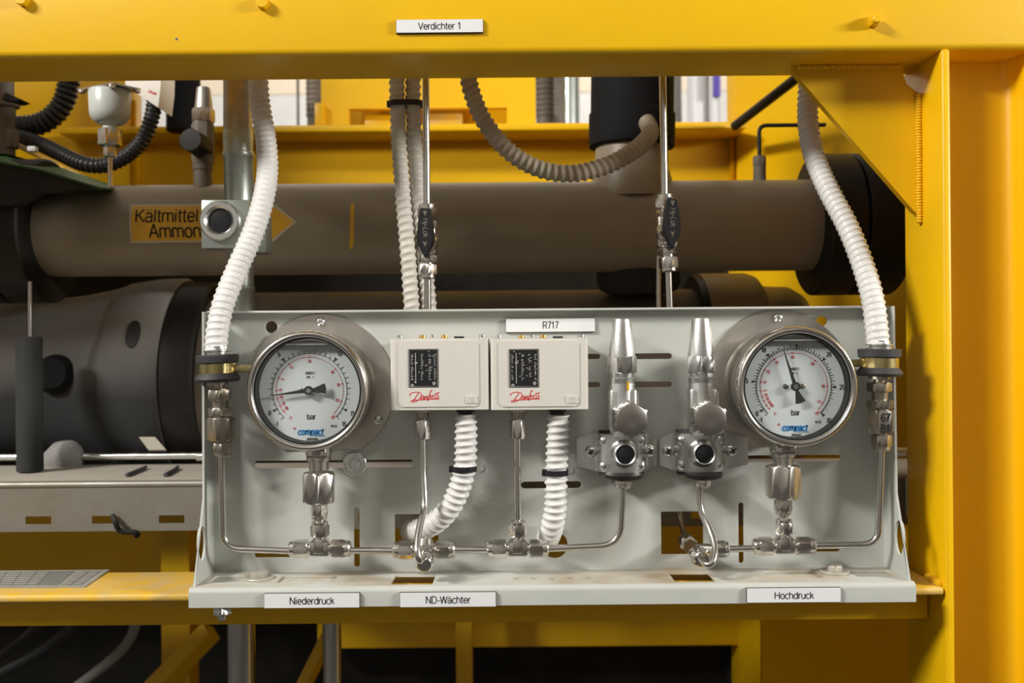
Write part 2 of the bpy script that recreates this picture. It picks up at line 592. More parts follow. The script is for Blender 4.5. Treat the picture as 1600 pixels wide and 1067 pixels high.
M['print_white'] = mk('white_scale_print', (0.55, 0.55, 0.53), 0.5)
M['pipe'] = mk('primed_brown_pipe', (0.225, 0.180, 0.122), 0.44, c2=(0.30, 0.25, 0.183), nscale=7, nlo=0.35, nhi=0.7, detail=8, bump=0.06, bscale=160, stretch=(0.4, 1, 1), rvar=0.06)
M['pipe2'] = mk('dull_brown_pipe', (0.12, 0.095, 0.07), 0.6, c2=(0.17, 0.14, 0.11), nscale=9, bump=0.1, bscale=120)
M['lag_graded'] = None
M['lag'] = mk('grey_lagging', (0.21, 0.205, 0.20), 0.75, c2=(0.26, 0.245, 0.225), nscale=10, bump=0.35, bscale=55)
M['dark'] = mk('dark_painted_iron', (0.012, 0.011, 0.009), 0.55, c2=(0.02, 0.017, 0.013), nscale=14, bump=0.1, bscale=120, spec=0.25)
M['foam'] = mk('black_foam_insulation', (0.006, 0.006, 0.0065), 0.8, bump=0.15, bscale=200, spec=0.2)
M['foam_grey'] = mk('dark_grey_foam', (0.020, 0.021, 0.021), 0.85, bump=0.2, bscale=200)
M['tray'] = mk('dusty_tray_steel', (0.30, 0.285, 0.25), 0.45, 0.5, c2=(0.25, 0.225, 0.18), nscale=12, rvar=0.08)
M['tray_top'] = mk('dusty_tray_lid', (0.46, 0.42, 0.36), 0.55, 0.1, c2=(0.40, 0.36, 0.30), nscale=10)
M['enamel'] = mk('pale_blue_grey_enamel', (0.50, 0.53, 0.51), 0.3)
M['green'] = mk('green_paint', (0.025, 0.11, 0.012), 0.4, c2=(0.02, 0.07, 0.01), nscale=15)
M['sticker'] = mk('orange_yellow_sticker', (0.62, 0.34, 0.02), 0.5, c2=(0.55, 0.30, 0.03), nscale=25)
M['sticker_edge'] = mk('cream_sticker_border', (0.48, 0.42, 0.33), 0.55)
M['wall'] = mk('pale_hall_wall', (0.60, 0.585, 0.55), 0.8, c2=(0.52, 0.51, 0.49), nscale=3)
M['wall_dim'] = mk('dim_grey_hall_wall', (0.38, 0.37, 0.35), 0.8, c2=(0.32, 0.31, 0.30), nscale=3)
M['wall_cream'] = mk('cream_wall_band', (0.62, 0.52, 0.40), 0.8)
M['concrete'] = mk('dark_concrete_floor', (0.045, 0.042, 0.038), 0.8, c2=(0.03, 0.028, 0.026), nscale=6, bump=0.2, bscale=40)
M['purple'] = mk('purple_label', (0.10, 0.07, 0.42), 0.5)
M['paint_mark'] = mk('yellow_paint_mark', (0.62, 0.36, 0.01), 0.45)
M['plate_grey'] = mk('printed_grey_nameplate', (0.36, 0.35, 0.31), 0.45, 0.2, c2=(0.30, 0.29, 0.25), nscale=40)
M['plate_dark'] = mk('printed_dark_fields', (0.16, 0.165, 0.15), 0.5)
M['spot'] = mk('spun_plug_steel', (0.50, 0.47, 0.44), 0.34, 1.0, c2=(0.42, 0.40, 0.37), nscale=50, rvar=0.05)


def glass_mat():
    m = bpy.data.materials.new('gauge_glass')
    m.use_nodes = True
    nt = m.node_tree
    nt.nodes.remove(nt.nodes['Principled BSDF'])
    out = nt.nodes['Material Output']
    tr = nt.nodes.new('ShaderNodeBsdfTransparent')
    tr.inputs[0].default_value = (0.96, 0.97, 0.97, 1)
    gl = nt.nodes.new('ShaderNodeBsdfGlossy')
    gl.inputs['Roughness'].default_value = 0.03
    mx = nt.nodes.new('ShaderNodeMixShader')
    mx.inputs[0].default_value = 0.035
    nt.links.new(tr.outputs[0], mx.inputs[1])
    nt.links.new(gl.outputs[0], mx.inputs[2])
    nt.links.new(mx.outputs[0], out.inputs[0])
    return m


M['glass'] = glass_mat()


def graded_lagging():
    # pipe insulation, light grey on upward faces, near-black towards the underside
    m = mk('graded_insulation', (0.24, 0.23, 0.215), 0.8, bump=0.3, bscale=55)
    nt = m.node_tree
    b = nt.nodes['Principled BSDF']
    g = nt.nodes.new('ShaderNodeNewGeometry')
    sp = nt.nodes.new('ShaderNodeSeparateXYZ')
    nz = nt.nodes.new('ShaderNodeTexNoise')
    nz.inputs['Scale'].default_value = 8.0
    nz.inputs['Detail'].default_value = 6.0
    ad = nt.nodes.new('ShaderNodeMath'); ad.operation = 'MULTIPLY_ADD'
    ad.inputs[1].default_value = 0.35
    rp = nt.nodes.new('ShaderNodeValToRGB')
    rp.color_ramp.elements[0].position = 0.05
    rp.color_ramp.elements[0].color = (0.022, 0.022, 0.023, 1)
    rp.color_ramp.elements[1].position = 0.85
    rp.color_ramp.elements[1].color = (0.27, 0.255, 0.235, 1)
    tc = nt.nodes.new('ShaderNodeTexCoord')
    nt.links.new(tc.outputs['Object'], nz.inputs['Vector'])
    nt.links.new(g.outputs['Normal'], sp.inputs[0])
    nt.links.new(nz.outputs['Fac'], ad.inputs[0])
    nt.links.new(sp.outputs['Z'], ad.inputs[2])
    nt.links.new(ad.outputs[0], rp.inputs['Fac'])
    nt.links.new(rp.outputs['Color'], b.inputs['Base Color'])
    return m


M['lag_graded'] = graded_lagging()

# ================================================================== THE HALL
DW = 4.6
structure('floor', MB().box(-4.2, 4.2, -2.9, DW, -0.1, 0), M['concrete'], 'dark concrete floor far below the yellow machine frame', 'floor')
wl = structure('wall_back', MB().box(-4.2, 4.2, DW, DW + 0.1, 0, 4.0), M['wall'], 'pale hall wall far behind the machine, seen through the gaps', 'wall')
part(wl, 'wall_band', MB().box(-4, 4, DW - 0.004, DW - 0.001, W(430, 148, DW).z, 3.99), M['wall_cream'])

structure('wall_front', MB().box(-4.1, 4.1, -2.9, -2.8, 0, 4.0), M['wall_dim'], 'pale hall wall behind the viewer', 'wall')
structure('wall_left', MB().box(-4.2, -4.1, -2.9, DW, 0, 4.0), M['wall_dim'], 'pale hall wall on the left, out of view', 'wall')
structure('wall_right', MB().box(4.1, 4.2, -2.9, DW, 0, 4.0), M['wall_dim'], 'pale hall wall on the right, out of view', 'wall')
structure('ceiling', MB().box(-4.2, 4.2, -2.9, DW + 0.1, 4.0, 4.1), M['wall'], 'pale hall ceiling above the machine', 'ceiling')

# ================================================================== FRONT FRAME (yellow)
DF, DB = 1.053, 1.158              # front and back planes of the frame profiles
root = thing('steelwork', 'yellow painted steel frame of beam, post and rail around the grey panel', 'frame', W(1460, 1100, DB))
zt = W(800, 83, DF).z              # underside of the top beam
tb = part(root, 'top_beam', MB().box(-1.7, 1.5, DF, DB, zt, zt + 0.16, 0.007, 3), M['yellow'], 50)
part(root, 'added_shade_plate', MB().box(-1.7, -1.0, DB - 0.012, DB - 0.004, zt + 0.155, zt + 0.75), M['yellow'])  # unseen plate, added to shade the rear steelwork at the left
zb = W(150, 929, DF).z             # top of the bottom rail
zbb = W(150, 978, DF + 0.042).z
xpl = W(1487, 560, DF).x           # outer end of the post flange
part(root, 'bottom_rail', MB().box(-1.7, xpl - 0.010, DF, DB, zb - 0.009, zb, 0.0035, 3), M['yellow_worn'], 50)
part(root, 'rail_web', MB().box(-1.7, xpl - 0.010, DF + 0.042, DF + 0.050, zbb, zb - 0.003, 0.002), M['yellow'], 50)
po = part(root, 'post_flange', MB().box(xpl - 0.0075, xpl + 0.0015, DF + 0.001, DB, 0.0, zt + 0.001, 0.0025, 3), M['yellow'], 50)
xr = xpl + 0.092
part(root, 'post_flange', MB().box(xr, xr + 0.009, DF + 0.001, DB, 0.0, zt + 0.001, 0.0025, 3), M['yellow'], 50)
wb = MB()
yw = (DF + DB) / 2
prof = [(xpl + 0.001, DF + 0.030)]
pts = []
rr = 0.014
for k in range(9):                 # web with rolled fillets to the flanges
    a = math.radians(180 - 90 * k / 8)
    pts.append((xpl + 0.0015 + rr + rr * math.cos(math.radians(180 + 90 * k / 8)), yw - 0.004 - rr - rr * math.sin(math.radians(180 + 90 * k / 8)) - 0 * a))
pts = [(xpl + 0.0015 + rr - rr * math.cos(math.radians(90 * k / 8)), yw - 0.004 - rr + rr * math.sin(math.radians(90 * k / 8))) for k in range(9)]
pts += [(xr - rr + rr * math.sin(math.radians(90 * k / 8)), yw - 0.004 - rr + rr * math.cos(math.radians(90 * k / 8))) for k in range(9)]
pts += [(xr + 0.002, yw + 0.004), (xpl, yw + 0.004)]
wb.prism([(a, b, 0) for a, b in pts], (0, 0, zt))
part(root, 'post_web', wb, M['yellow'], 50)
part(root, 'light_block_sheet', MB().box(xr + 0.009, 1.5, yw - 0.003, yw + 0.003, 0.0, zt), M['yellow'])  # unseen sheet, added to keep the right lamp out below the rail
# gusset plate in the corner
yg = DF + 0.058
xg1 = xpl - 0.0075
ga, gb = W(1240, 120, yg), W(1441, 330, yg)
gz = zt
g = MB()
g.prism([(ga.x, yg, gz), (xg1 - 0.022, yg, gz), (xg1 - 0.016, yg, gz - 0.022), (xg1, yg, gz - 0.034), (xg1, yg, gb.z - 0.004), (xg1 - 0.008, yg, gb.z), (ga.x, yg, gz - 0.007)], (0, 0.011, 0))
gp = part(root, 'gusset_plate', g, M['yellow'], 30)
wdm = MB()
for i in range(46):                # weld seam: overlapping beads
    z = gb.z - 0.012 + (gz - 0.036 - gb.z + 0.012) * i / 45
    p = Vector((xg1 - 0.0028 + random.uniform(-.0004, .0004), yg - 0.0022, z))
    wdm.lathe(p - Z * 0.0022, Z, [(0, 0.0012), (0.001, 0.0034), (0.0022, 0.0040), (0.0034, 0.0034), (0.0044, 0.0012)], 10)
part(gp, 'weld_seam', wdm, M['yellow'], 60)
wdm = MB()
for i in range(34):
    x = ga.x + 0.006 + (xg1 - 0.024 - ga.x - 0.006) * i / 33
    wdm.lathe((x - 0.0022, yg - 0.002, gz - 0.002), X, [(0, 0.0012), (0.001, 0.0034), (0.0022, 0.0038), (0.0034, 0.0034), (0.0048, 0.0012)], 10)
part(gp, 'weld_seam', wdm, M['yellow'], 60)
wdm = MB()
for i in range(12):
    wdm.lathe((xpl - 0.010, DF + 0.010 + i * 0.0028, zb + 0.0008), Y, [(0, 0.002), (0.0014, 0.0048), (0.0032, 0.002)], 10)
part(root, 'weld_seam', wdm, M['yellow'], 60)
for i, (px, py, hx) in enumerate(((38, 2, 1), (412, 7, 1), (1364, 35, 0))):
    p = W(px, py, DF)
    b = MB().hexnut(p + Y * 0.001, FR, 0.010, 0.0058, rot=0.4 + i)
    if not hx:
        b.lathe(p - Y * 0.008, FR, [(0, 0.0048), (0.005, 0.0048), (0.006, 0.0038)], 20)
    part(root, 'frame_bolt', b, M['yellow'])
p = W(276, 61, DF)
part(root, 'bore', MB().ring(p + Y * 0.0005, FR, [(0, 0.0016), (0.0008, 0.0016), (0.0008, 0.0010), (0, 0.0010)], 16), M['zinc'])
part(root, 'bore_bottom', MB().lathe(p + Y * 0.0003, FR, [(0, 0.0011), (0.0006, 0.0011)], 16), M['edge_black'])


# nameplate lying on the rail
npz = zb + 0.0003
o = [onz(-30, 893, npz), onz(172, 891, npz), onz(132, 918, npz), onz(-40, 919, npz)]
t = thing('type_plate', 'worn grey printed type plate lying on the yellow rail left of the panel', 'plate', o[3])
part(t, 'plate', MB().prism(o, (0, 0, 0.001)), M['plate_grey'])


def quad_on(o, u0, u1, v0, v1):
    f = lambda u, v: (o[3] * (1 - u) + o[2] * u) * (1 - v) + (o[0] * (1 - u) + o[1] * u) * v
    return [f(u0, v0) + Z * 0.0012, f(u1, v0) + Z * 0.0012, f(u1, v1) + Z * 0.0012, f(u0, v1) + Z * 0.0012]


part(t, 'printed_field', MB().prism(quad_on(o, 0.55, 0.74, 0.12, 0.92), (0, 0, 0.0002)), M['plate_dark'])
lines = MB()
for k in range(7):
    v = 0.12 + k * 0.12
    lines.prism(quad_on(o, 0.05, 0.53, v, v + 0.02), (0, 0, 0.0002))
    lines.prism(quad_on(o, 0.77, 0.93, v, v + 0.02), (0, 0, 0.0002))
for u in (0.08, 0.2, 0.32, 0.44, 0.54, 0.85, 0.94):
    lines.prism(quad_on(o, u, u + 0.006, 0.1, 0.9), (0, 0, 0.0002))
part(t, 'printed_lines', lines, M['plate_dark'])

# ================================================================== MOUNTING PANEL
DP = 1.107                         # front surface of the back sheet
zs = W(860, 884, DP).z             # upper surface of the shelf
zs = CAM.z - 0.2625
dsf = 1.031                        # front of the shelf
xl, xrr = W(333, 700, DP).x, W(1381, 700, DP).x
ztp = W(860, 484, DP).z
panel = thing('mounting_panel', 'grey painted sheet steel instrument panel with slotted back and shelf', 'panel', ((xl + xrr) / 2, DP, zs - 0.02))


def pz(px, py):
    p = W(px, py, DP)
    return (p.x, p.z)


def slotpx(x0, x1, y0, y1, r=99):
    a, b = pz((x0 + x1) / 2, (y0 + y1) / 2), None
    w, h = S(x1 - x0, DP) / 2, S(y1 - y0, DP) / 2
    return rrect(a[0] - w, a[0] + w, a[1] - h, a[1] + h, S(r, DP) if r < 90 else min(w, h))


def circpx(x, y, r):
    a = pz(x, y)
    return circ(a[0], a[1], S(r, DP), 28)


outl = [[(xl, zs), (xrr, zs), (xrr, ztp), (xl, ztp)],
        circpx(424, 511, 9.5), circpx(1284, 502, 8.5),
        slotpx(397, 646, 719, 731), slotpx(1140, 1314, 711, 722),
        slotpx(880, 938, 553, 561), slotpx(968, 1050, 552, 561), slotpx(880, 938, 597, 605), slotpx(968, 1050, 596, 605),
        slotpx(814, 908, 752, 763), slotpx(553, 562, 792, 886), slotpx(1154, 1162, 785, 880),
        slotpx(617, 685, 803, 871, 2), slotpx(1033, 1099, 799, 866, 2), circpx(866, 851, 21),
        slotpx(398, 470, 863, 871, 3), slotpx(1262, 1312, 856, 862, 3)]
part(panel, 'back_sheet', MB().flat(outl, Vector((0, DP, 0)), X, Z, Y, 0.0025), M['grey'], 30)
part(panel, 'top_fold', MB().box(xl - 0.002, xrr + 0.002, DP - 0.014, DP + 0.0025, ztp - 0.0015, ztp + 0.0012, 0.001), M['grey'])
# shelf with cut-outs
def sh(px, py):
    p = onz(px, py, zs)
    return (p.x, p.y)


def shrect(x0, x1, ya, yb):
    return [sh(x0 - (x0 - VPX) * 0.0, ya), sh(x1, ya), sh(x1 + (x1 - VPX) * 0.045, yb), sh(x0 + (x0 - VPX) * 0.045, yb)]


def shslot(x0, x1, ya, yb):
    a, b = sh((x0 + x1) / 2, ya), sh((x0 + x1) / 2, yb)
    w = S(x1 - x0, 1.07) / 2
    return rrect(a[0] - w, a[0] + w, min(a[1], b[1]), max(a[1], b[1]), 0.004)


holes = [shrect(618, 681, 898, 913), shrect(1044, 1106, 894, 909),
         shslot(338, 384, 899, 910), shslot(440, 530, 899, 910), shslot(1190, 1277, 892, 903), shslot(1325, 1388, 891, 901)]
for k in range(5):
    c = sh(806 + 28.3 * k, 904 - k * 0.3)
    holes.append(circ(c[0], c[1], 0.0046, 18))
xa, xb = xl - 0.004, xrr + 0.004
part(panel, 'shelf', MB().flat([[(xa, dsf + 0.006), (xb, dsf + 0.006), (xb, DP + 0.0025), (xa, DP + 0.0025)]] + holes, Vector((0, 0, zs)), X, Y, Z, -0.0025), M['grey_dusty'], 30)
lip = MB()
pr = []
zl = W(640, 947, dsf).z
n = 8
pr = [(dsf + 0.006, zs)] + [(dsf + 0.006 - 0.006 * math.sin(math.radians(90 * k / n)), zs - 0.006 + 0.006 * math.cos(math.radians(90 * k / n))) for k in range(1, n + 1)]
pr += [(dsf, zl), (dsf + 0.0025, zl), (dsf + 0.0025, zs - 0.006), (dsf + 0.006, zs - 0.0025)]
lip.prism([(xa, a, b) for a, b in pr], (xb - xa, 0, 0))
part(panel, 'front_lip', lip, M['grey'], 50)


def side(sgn, x):
    # side flange: narrow above, running out to the shelf front below
    zk = W(320, 772, DP).z
    o = [(DP + 0.002, ztp), (DP - 0.030, ztp), (DP - 0.034, zk), (dsf + 0.008, zs - 0.001), (DP + 0.002, zs - 0.001)]
    zc = W(320, 850, 1.06).z
    hole = [(1.064 + 0.0115 * math.cos(2 * math.pi * k / 28), zc + 0.019 * math.sin(2 * math.pi * k / 28)) for k in range(28)]
    m = MB().flat([o, hole], Vector((x, 0, 0)), Y, Z, X, 0.0025 * sgn)
    part(panel, 'side_flange', m, M['grey'], 30)


side(1, xrr - 0.0005)
side(-1, xl + 0.0005)
for (x0, x1) in ((325, 560), (1170, 1400)):
    a, b = W(x0, 900, 1.07).x, W(x1, 900, 1.07).x
    part(panel, 'spacer_block', MB().box(a, b, 1.060, 1.105, zb + 0.0003, zs - 0.0028, 0.001), M['grey_dusty'])


def shelf_bolt(px, py, tilt=0):
    p = onz(px, py, zs)
    w = part(panel, 'washer', MB().ring(p + Z * 0.0002, Z, [(0, 0.006), (0, 0.0165), (0.0012, 0.0168), (0.0022, 0.0160), (0.0022, 0.006)], 40), M['dusty_zinc'])
    part(w, 'bolt_head', MB().hexnut(p + Z * 0.002, Z, 0.0062, 0.0078, rot=0.35), M['dusty_zinc'])


shelf_bolt(405, 904)
shelf_bolt(1304, 894)
p = W(347, 944, 1.0445)
nb = MB().lathe(Vector((p.x, p.y, zs - 0.002)), -Z, [(0, 0.0052), (0.035, 0.0052), (0.036, 0.004)], 20)
nb.hexnut(Vector((p.x, p.y, p.z)), -Z + X * 0.12 - Y * 0.25, 0.012, 0.0088, rot=0.3)
part(panel, 'hex_nut', nb, M['zinc'], label='zinc plated nut below the shelf lip')
p = W(554, 725, DP)
w = part(panel, 'washer', MB().ring(p - Y * 0.0002, FR, [(0, 0.003), (0, 0.0140), (0.0012, 0.0142), (0.002, 0.0132), (0.002, 0.003)], 40), M['zinc'])
b = MB().lathe(p - Y * 0.0016, FR, [(0, 0.0072), (0.006, 0.0072), (0.0072, 0.0062), (0.0072, 0.0045), (0.0040, 0.0042), (0.0040, 0)], 36)
part(w, 'bolt_head', b, M['zinc'])


# ================================================================== SIGN PLATES
def sign(text, cx, cy, w, h, d, label, size, sx=1.0):
    hw, hh = S(w, d) / 2, S(h, d) / 2
    c = W(cx, cy, d)
    t = thing('sign_plate', label, 'sign', c - Z * hh, 'engraved name plates')
    part(t, 'plate', MB().box(c.x - hw, c.x + hw, d - 0.0012, d + 0.0001, c.z - hh, c.z + hh), M['white'])
    part(t, 'backing', MB().box(c.x - hw - 0.0004, c.x + hw + 0.0004, d, d + 0.0024, c.z - hh - 0.0006, c.z + hh + 0.0003), M['edge_black'])
    part(t, 'lettering', MB().text(text, S(size, d), c - Y * 0.0013, X, Z, FR, 0, 0.0001, sx=sx), M['ink'], label='black engraved lettering')


sign('Verdichter 1', 687, 41, 135, 20, DF - 0.0026, 'white plate lettered Verdichter 1 on the yellow top beam', 14.5)
sign('R717', 860, 508, 139, 20.5, DP - 0.0026, 'white plate lettered R717 above the right pressure switch', 14.5, 0.88)
sign('Niederdruck', 487.5, 938, 148, 22, dsf - 0.0026, 'white plate lettered Niederdruck on the shelf lip', 15)
sign('ND-Wächter', 700, 936.5, 149, 22, dsf - 0.0026, 'white plate lettered ND-Wächter on the shelf lip', 15)
sign('Hochdruck', 1240, 929.5, 146, 22, dsf - 0.0026, 'white plate lettered Hochdruck on the shelf lip', 15)


# ================================================================== PRESSURE GAUGES
def gauge(cx, cy, vmin, vmax, majors, minor_sub, needle_deg, reds, serial, label, mir, marks):
    db = 1.027                                     # front of the bezel
    c = W(cx, cy, db)
    q = db / F_PX                                   # one photograph pixel at the bezel
    df = DP - 0.0025                               # mounting flange front
    t = thing('pressure_gauge', label, 'gauge', (c.x, DP, c.z - 0.07), 'round pressure gauges on the grey panel')
    at = lambda y: Vector((c.x, y, c.z))
    # flange with flattened bottom and chamfered corners
    R = S(114, df)
    zc = -S(97, df)
    ol = []
    for k in range(97):
        a = math.radians(-58.5 + (297) * k / 96)
        ol.append((R * math.cos(a), max(R * math.sin(a), zc)))
    fl = part(t, 'mounting_flange', MB().flat([ol], at(df), X, Z, Y, 0.0024), M['steel_brush'], 30)
    lipm = MB()
    for k in range(96):
        pass
    for a in (90, -30, 210):
        p = at(df) + X * (S(103, df) * math.cos(math.radians(a))) + Z * (S(103, df) * math.sin(math.radians(a)))
        sc = MB().lathe(p + Y * 0.0005, FR, [(0, 0.0052), (0.002, 0.0052), (0.0034, 0.0042), (0.0040, 0.0026), (0.0032, 0.0020), (0.0032, 0)], 24)
        part(fl, 'screw', sc, M['zinc'])
    # case
    rc = 90 * q
    cs = MB().lathe(at(DP - 0.0028), FR, [(0, rc * 1.02), (0.004, rc * 1.0), (0.016, rc * 0.985), (0.018, rc * 1.0), (0.058, rc), (0.0605, rc * 0.99)], 96)
    part(t, 'case', cs, M['steel'], 40)
    # bezel: rolled ring
    ro, ri = 95.5 * q, 82.8 * q
    pr = []
    for k in range(13):
        a = math.radians(180 * k / 12)
        pr.append((0.0085 * math.sin(a) - 0.0065, (ro + ri) / 2 + (ro - ri) / 2 * math.cos(a)))
    pr += [(-0.019, ri), (-0.019, ro - 0.0015), (-0.016, ro)]
    part(t, 'bezel', MB().ring(at(db + 0.002), FR, pr, 96), M['steel'], 40)
    yd = db + 0.0165                               # dial surface
    part(t, 'case_inside', MB().ring(at(yd + 0.004), FR, [(0, ri + 0.0002), (0.0165, ri + 0.0002), (0.0165, ri - 0.0006), (0.0, ri - 0.0006)], 96), M['black_matt'])
    part(t, 'case_bottom', MB().lathe(at(yd + 0.004), FR, [(0, ri), (0.001, ri)], 96), M['black_matt'])
    rd = 78.8 * yd / F_PX
    dial = part(t, 'dial', MB().lathe(at(yd + 0.0012), FR, [(0, rd), (0.0012, rd)], 96), M['dial'])
    u = yd / F_PX                                   # px at the dial
    O = at(yd)
    black, red, blue = MB(), MB(), MB()
    span = 270.0
    ang = lambda v: math.radians(225 - span * (v - vmin) / (vmax - vmin))
    pol = lambda a, r: (r * u * math.cos(a), r * u * math.sin(a))
    arc = [pol(math.radians(225 - 270 * k / 90), 58) for k in range(91)]
    black.strokes([arc], 0.55 * u, O, X, Z, FR)
    red.strokes([[pol(math.radians(225 - 270 * k / 90), 52) for k in range(91)]], 0.25 * u, O, X, Z, FR)
    nmin = int(round((vmax - vmin) / minor_sub))
    for k in range(nmin + 1):
        v = vmin + k * minor_sub
        a = ang(v)
        L = 64 if (abs(v - round(v)) < 1e-6) else 62
        black.strokes([[pol(a, 58), pol(a, L)]], 0.6 * u, O, X, Z, FR)
    for v in marks:
        a = ang(v)
        black.strokes([[pol(a, 58), pol(a, 65)]], 1.3 * u, O, X, Z, FR)
        tri = [pol(a, 60.0), pol(a + 0.04, 65), pol(a - 0.04, 65)]
        black.add([O + X * p[0] + Z * p[1] + FR * 0.0006 for p in tri], [(0, 1, 2)])
    for v, s, r in majors:
        a = ang(v)
        p = pol(a, r + 3.6)
        black.text(s, 9.8 * u, O + X * p[0] + Z * p[1], X, Z, FR, 0.0002, 0.0002, sx=0.8)
    for adeg, s in reds:
        a = math.radians(adeg)
        p = pol(a, 45.6)
        th = a - math.pi / 2
        if abs(th) > math.pi / 2 + 1.3: th += math.pi
        red.text(s, 6.2 * u, O + X * p[0] + Z * p[1], X * math.cos(th) + Z * math.sin(th), -X * math.sin(th) + Z * math.cos(th), FR, 0.0002, 0.0002, sx=0.85)
        p = pol(a, 51.8)
        red.lathe(O + X * p[0] + Z * p[1], FR, [(0, 1.3 * u), (0.0004, 1.3 * u)], 10)
    for k in range(46):
        p = pol(math.radians(222 - 264 * k / 45), 52)
        red.lathe(O + X * p[0] + Z * p[1], FR, [(0, 0.55 * u), (0.0004, 0.55 * u)], 8)
    at2 = lambda dx, dy: O + X * (dx * u) + Z * (dy * u)
    red.text('NH', 6.5 * u, at2(36, -42), X * 0.87 + Z * 0.5, Z * 0.87 - X * 0.5, FR, sx=0.85)
    red.text('3', 4.0 * u, at2(42.5, -40.5), X * 0.87 + Z * 0.5, Z * 0.87 - X * 0.5, FR)
    red.text('°C', 5.6 * u, at2(-30, -43), X * 0.8 - Z * 0.6, Z * 0.8 + X * 0.6, FR)
    black.text('bar', 11.5 * u, at2(2, -41), X, Z, FR, sx=0.95)
    black.text('EN837-1', 5.4 * u, at2(1, 27), X, Z, FR, sx=0.82)
    black.text('316L', 4.2 * u, at2(-2, 20.8), X, Z, FR, sx=0.82)
    black.text('C', 4.2 * u, at2(6, 20.8), X, Z, FR, sx=0.82)
    black.text('Kl.1,0', 5.2 * u, at2(37, -56), X, Z, FR, sx=0.8)
    black.text(serial, 4.6 * u, at2(3, -76), X, Z, FR, sx=0.85)
    blue.text('compact', 13.0 * u, at2(0, -64.5), X, Z, FR, shear=0.22, bold=0.075, sx=0.92)
    blue.strokes([[(4 * u, -71.2 * u), (23 * u, -71.2 * u)]], 0.7 * u, O, X, Z, FR)
    red.strokes([[(-26.5 * u, -59.5 * u), (-22 * u, -59.5 * u)], [(-24 * u, -61.5 * u), (-24 * u, -57 * u)]], 0.7 * u, O, X, Z, FR)
    part(dial, 'black_scale', black, M['ink'])
    part(dial, 'red_scale', red, M['red_ink'])
    part(dial, 'brand_lettering', blue, M['blue_ink'])
    for sx in (-1, 1):
        p = at2(13.5 * sx, 0)
        part(dial, 'dial_screw', MB().lathe(p, FR, [(0, 4.2 * u), (0.0006, 4.2 * u), (0.0009, 3.2 * u)], 20), M['steel_dull'])
    # pointer
    yp = yd - 0.0062
    a = math.radians(needle_deg)
    D1 = Vector((math.cos(a), 0, math.sin(a))); D2 = Vector((-math.sin(a), 0, math.cos(a)))
    Pn = at(yp)
    f = yp / F_PX
    nd = MB()
    nd.prism([Pn + D1 * (61 * f) + D2 * (0.35 * f), Pn + D1 * (61 * f) - D2 * (0.35 * f), Pn + D1 * (6 * f) - D2 * (3 * f), Pn + D1 * (6 * f) + D2 * (3 * f)], (0, 0.0007, 0))
    tail = [(-5, -2.2), (-9, -3.0), (-26, -8.2), (-27.2, -4), (-27.5, 0), (-27.2, 4), (-26, 8.2), (-9, 3.0), (-5, 2.2)]
    nd.prism([Pn + D1 * (i * f) + D2 * (j * f) for i, j in tail], (0, 0.0007, 0))
    nd.ring(Pn - Y * 0.0012, Y, [(0, 4.6 * f), (0, 7.2 * f), (0.0022, 7.2 * f), (0.0022, 4.6 * f)], 32)
    pn = part(t, 'pointer', nd, M['edge_black'])
    part(pn, 'hub', MB().lathe(Pn + Y * 0.007, FR, [(0, 4.7 * f), (0.0074, 4.7 * f), (0.0084, 3.8 * f)], 28), M['zinc'])
    # filling level and glass
    zl2 = 73.0 * q
    hw = math.sqrt(max((ri - 0.001) ** 2 - zl2 ** 2, 0))
    part(t, 'liquid_line', MB().box(c.x - hw * 0.98, c.x + hw * 0.98, db + 0.0075, db + 0.0135, c.z + zl2 - 0.0004, c.z + zl2 + 0.0006), M['print_white'])
    part(t, 'glass', MB().lathe(at(db + 0.0065), FR, [(0, ri + 0.0003), (0.0015, ri + 0.0003)], 96), M['glass'])
    # stem below the case
    d_st = DP - 0.040
    cst = Vector((c.x, d_st, 0))
    return c, d_st


redsL = [(218, '-60'), (207, '-50'), (194, '-20'), (180, '-10'), (157, '0'), (128, '10'), (90, '20'), (39, '30'), (11, '40'), (-20, '50')]
redsR = [(221, '-60'), (214, '-40'), (206, '-30'), (198, '-20'), (188, '0'), (172, '10'), (150, '20'), (125, '30'), (92, '40'), (50, '50'), (0, '60'), (-31, '70')]
cL, dst = gauge(479, 611, -1, 16, [(-1, '-1', 70), (0, '0', 68), (5, '5', 70), (10, '10', 70), (15, '15', 72), (16, '16', 71)], 0.5, 187.0, redsL, '200500046',
                'round steel pressure gauge reading low, left of the pressure switches', 1, [0, 5, 10, 15])
cR, _ = gauge(1247.5, 604.5, -1, 30, [(-1, '-1', 70), (0, '0', 68), (5, '5', 70), (10, '10', 70), (20, '20', 70), (25, '25', 71), (30, '30', 72)], 0.5, 107.5, redsR, '20092047',
              'round steel pressure gauge with upright pointer, right end of the panel', -1, [0, 5, 10, 15, 20, 25, 30])


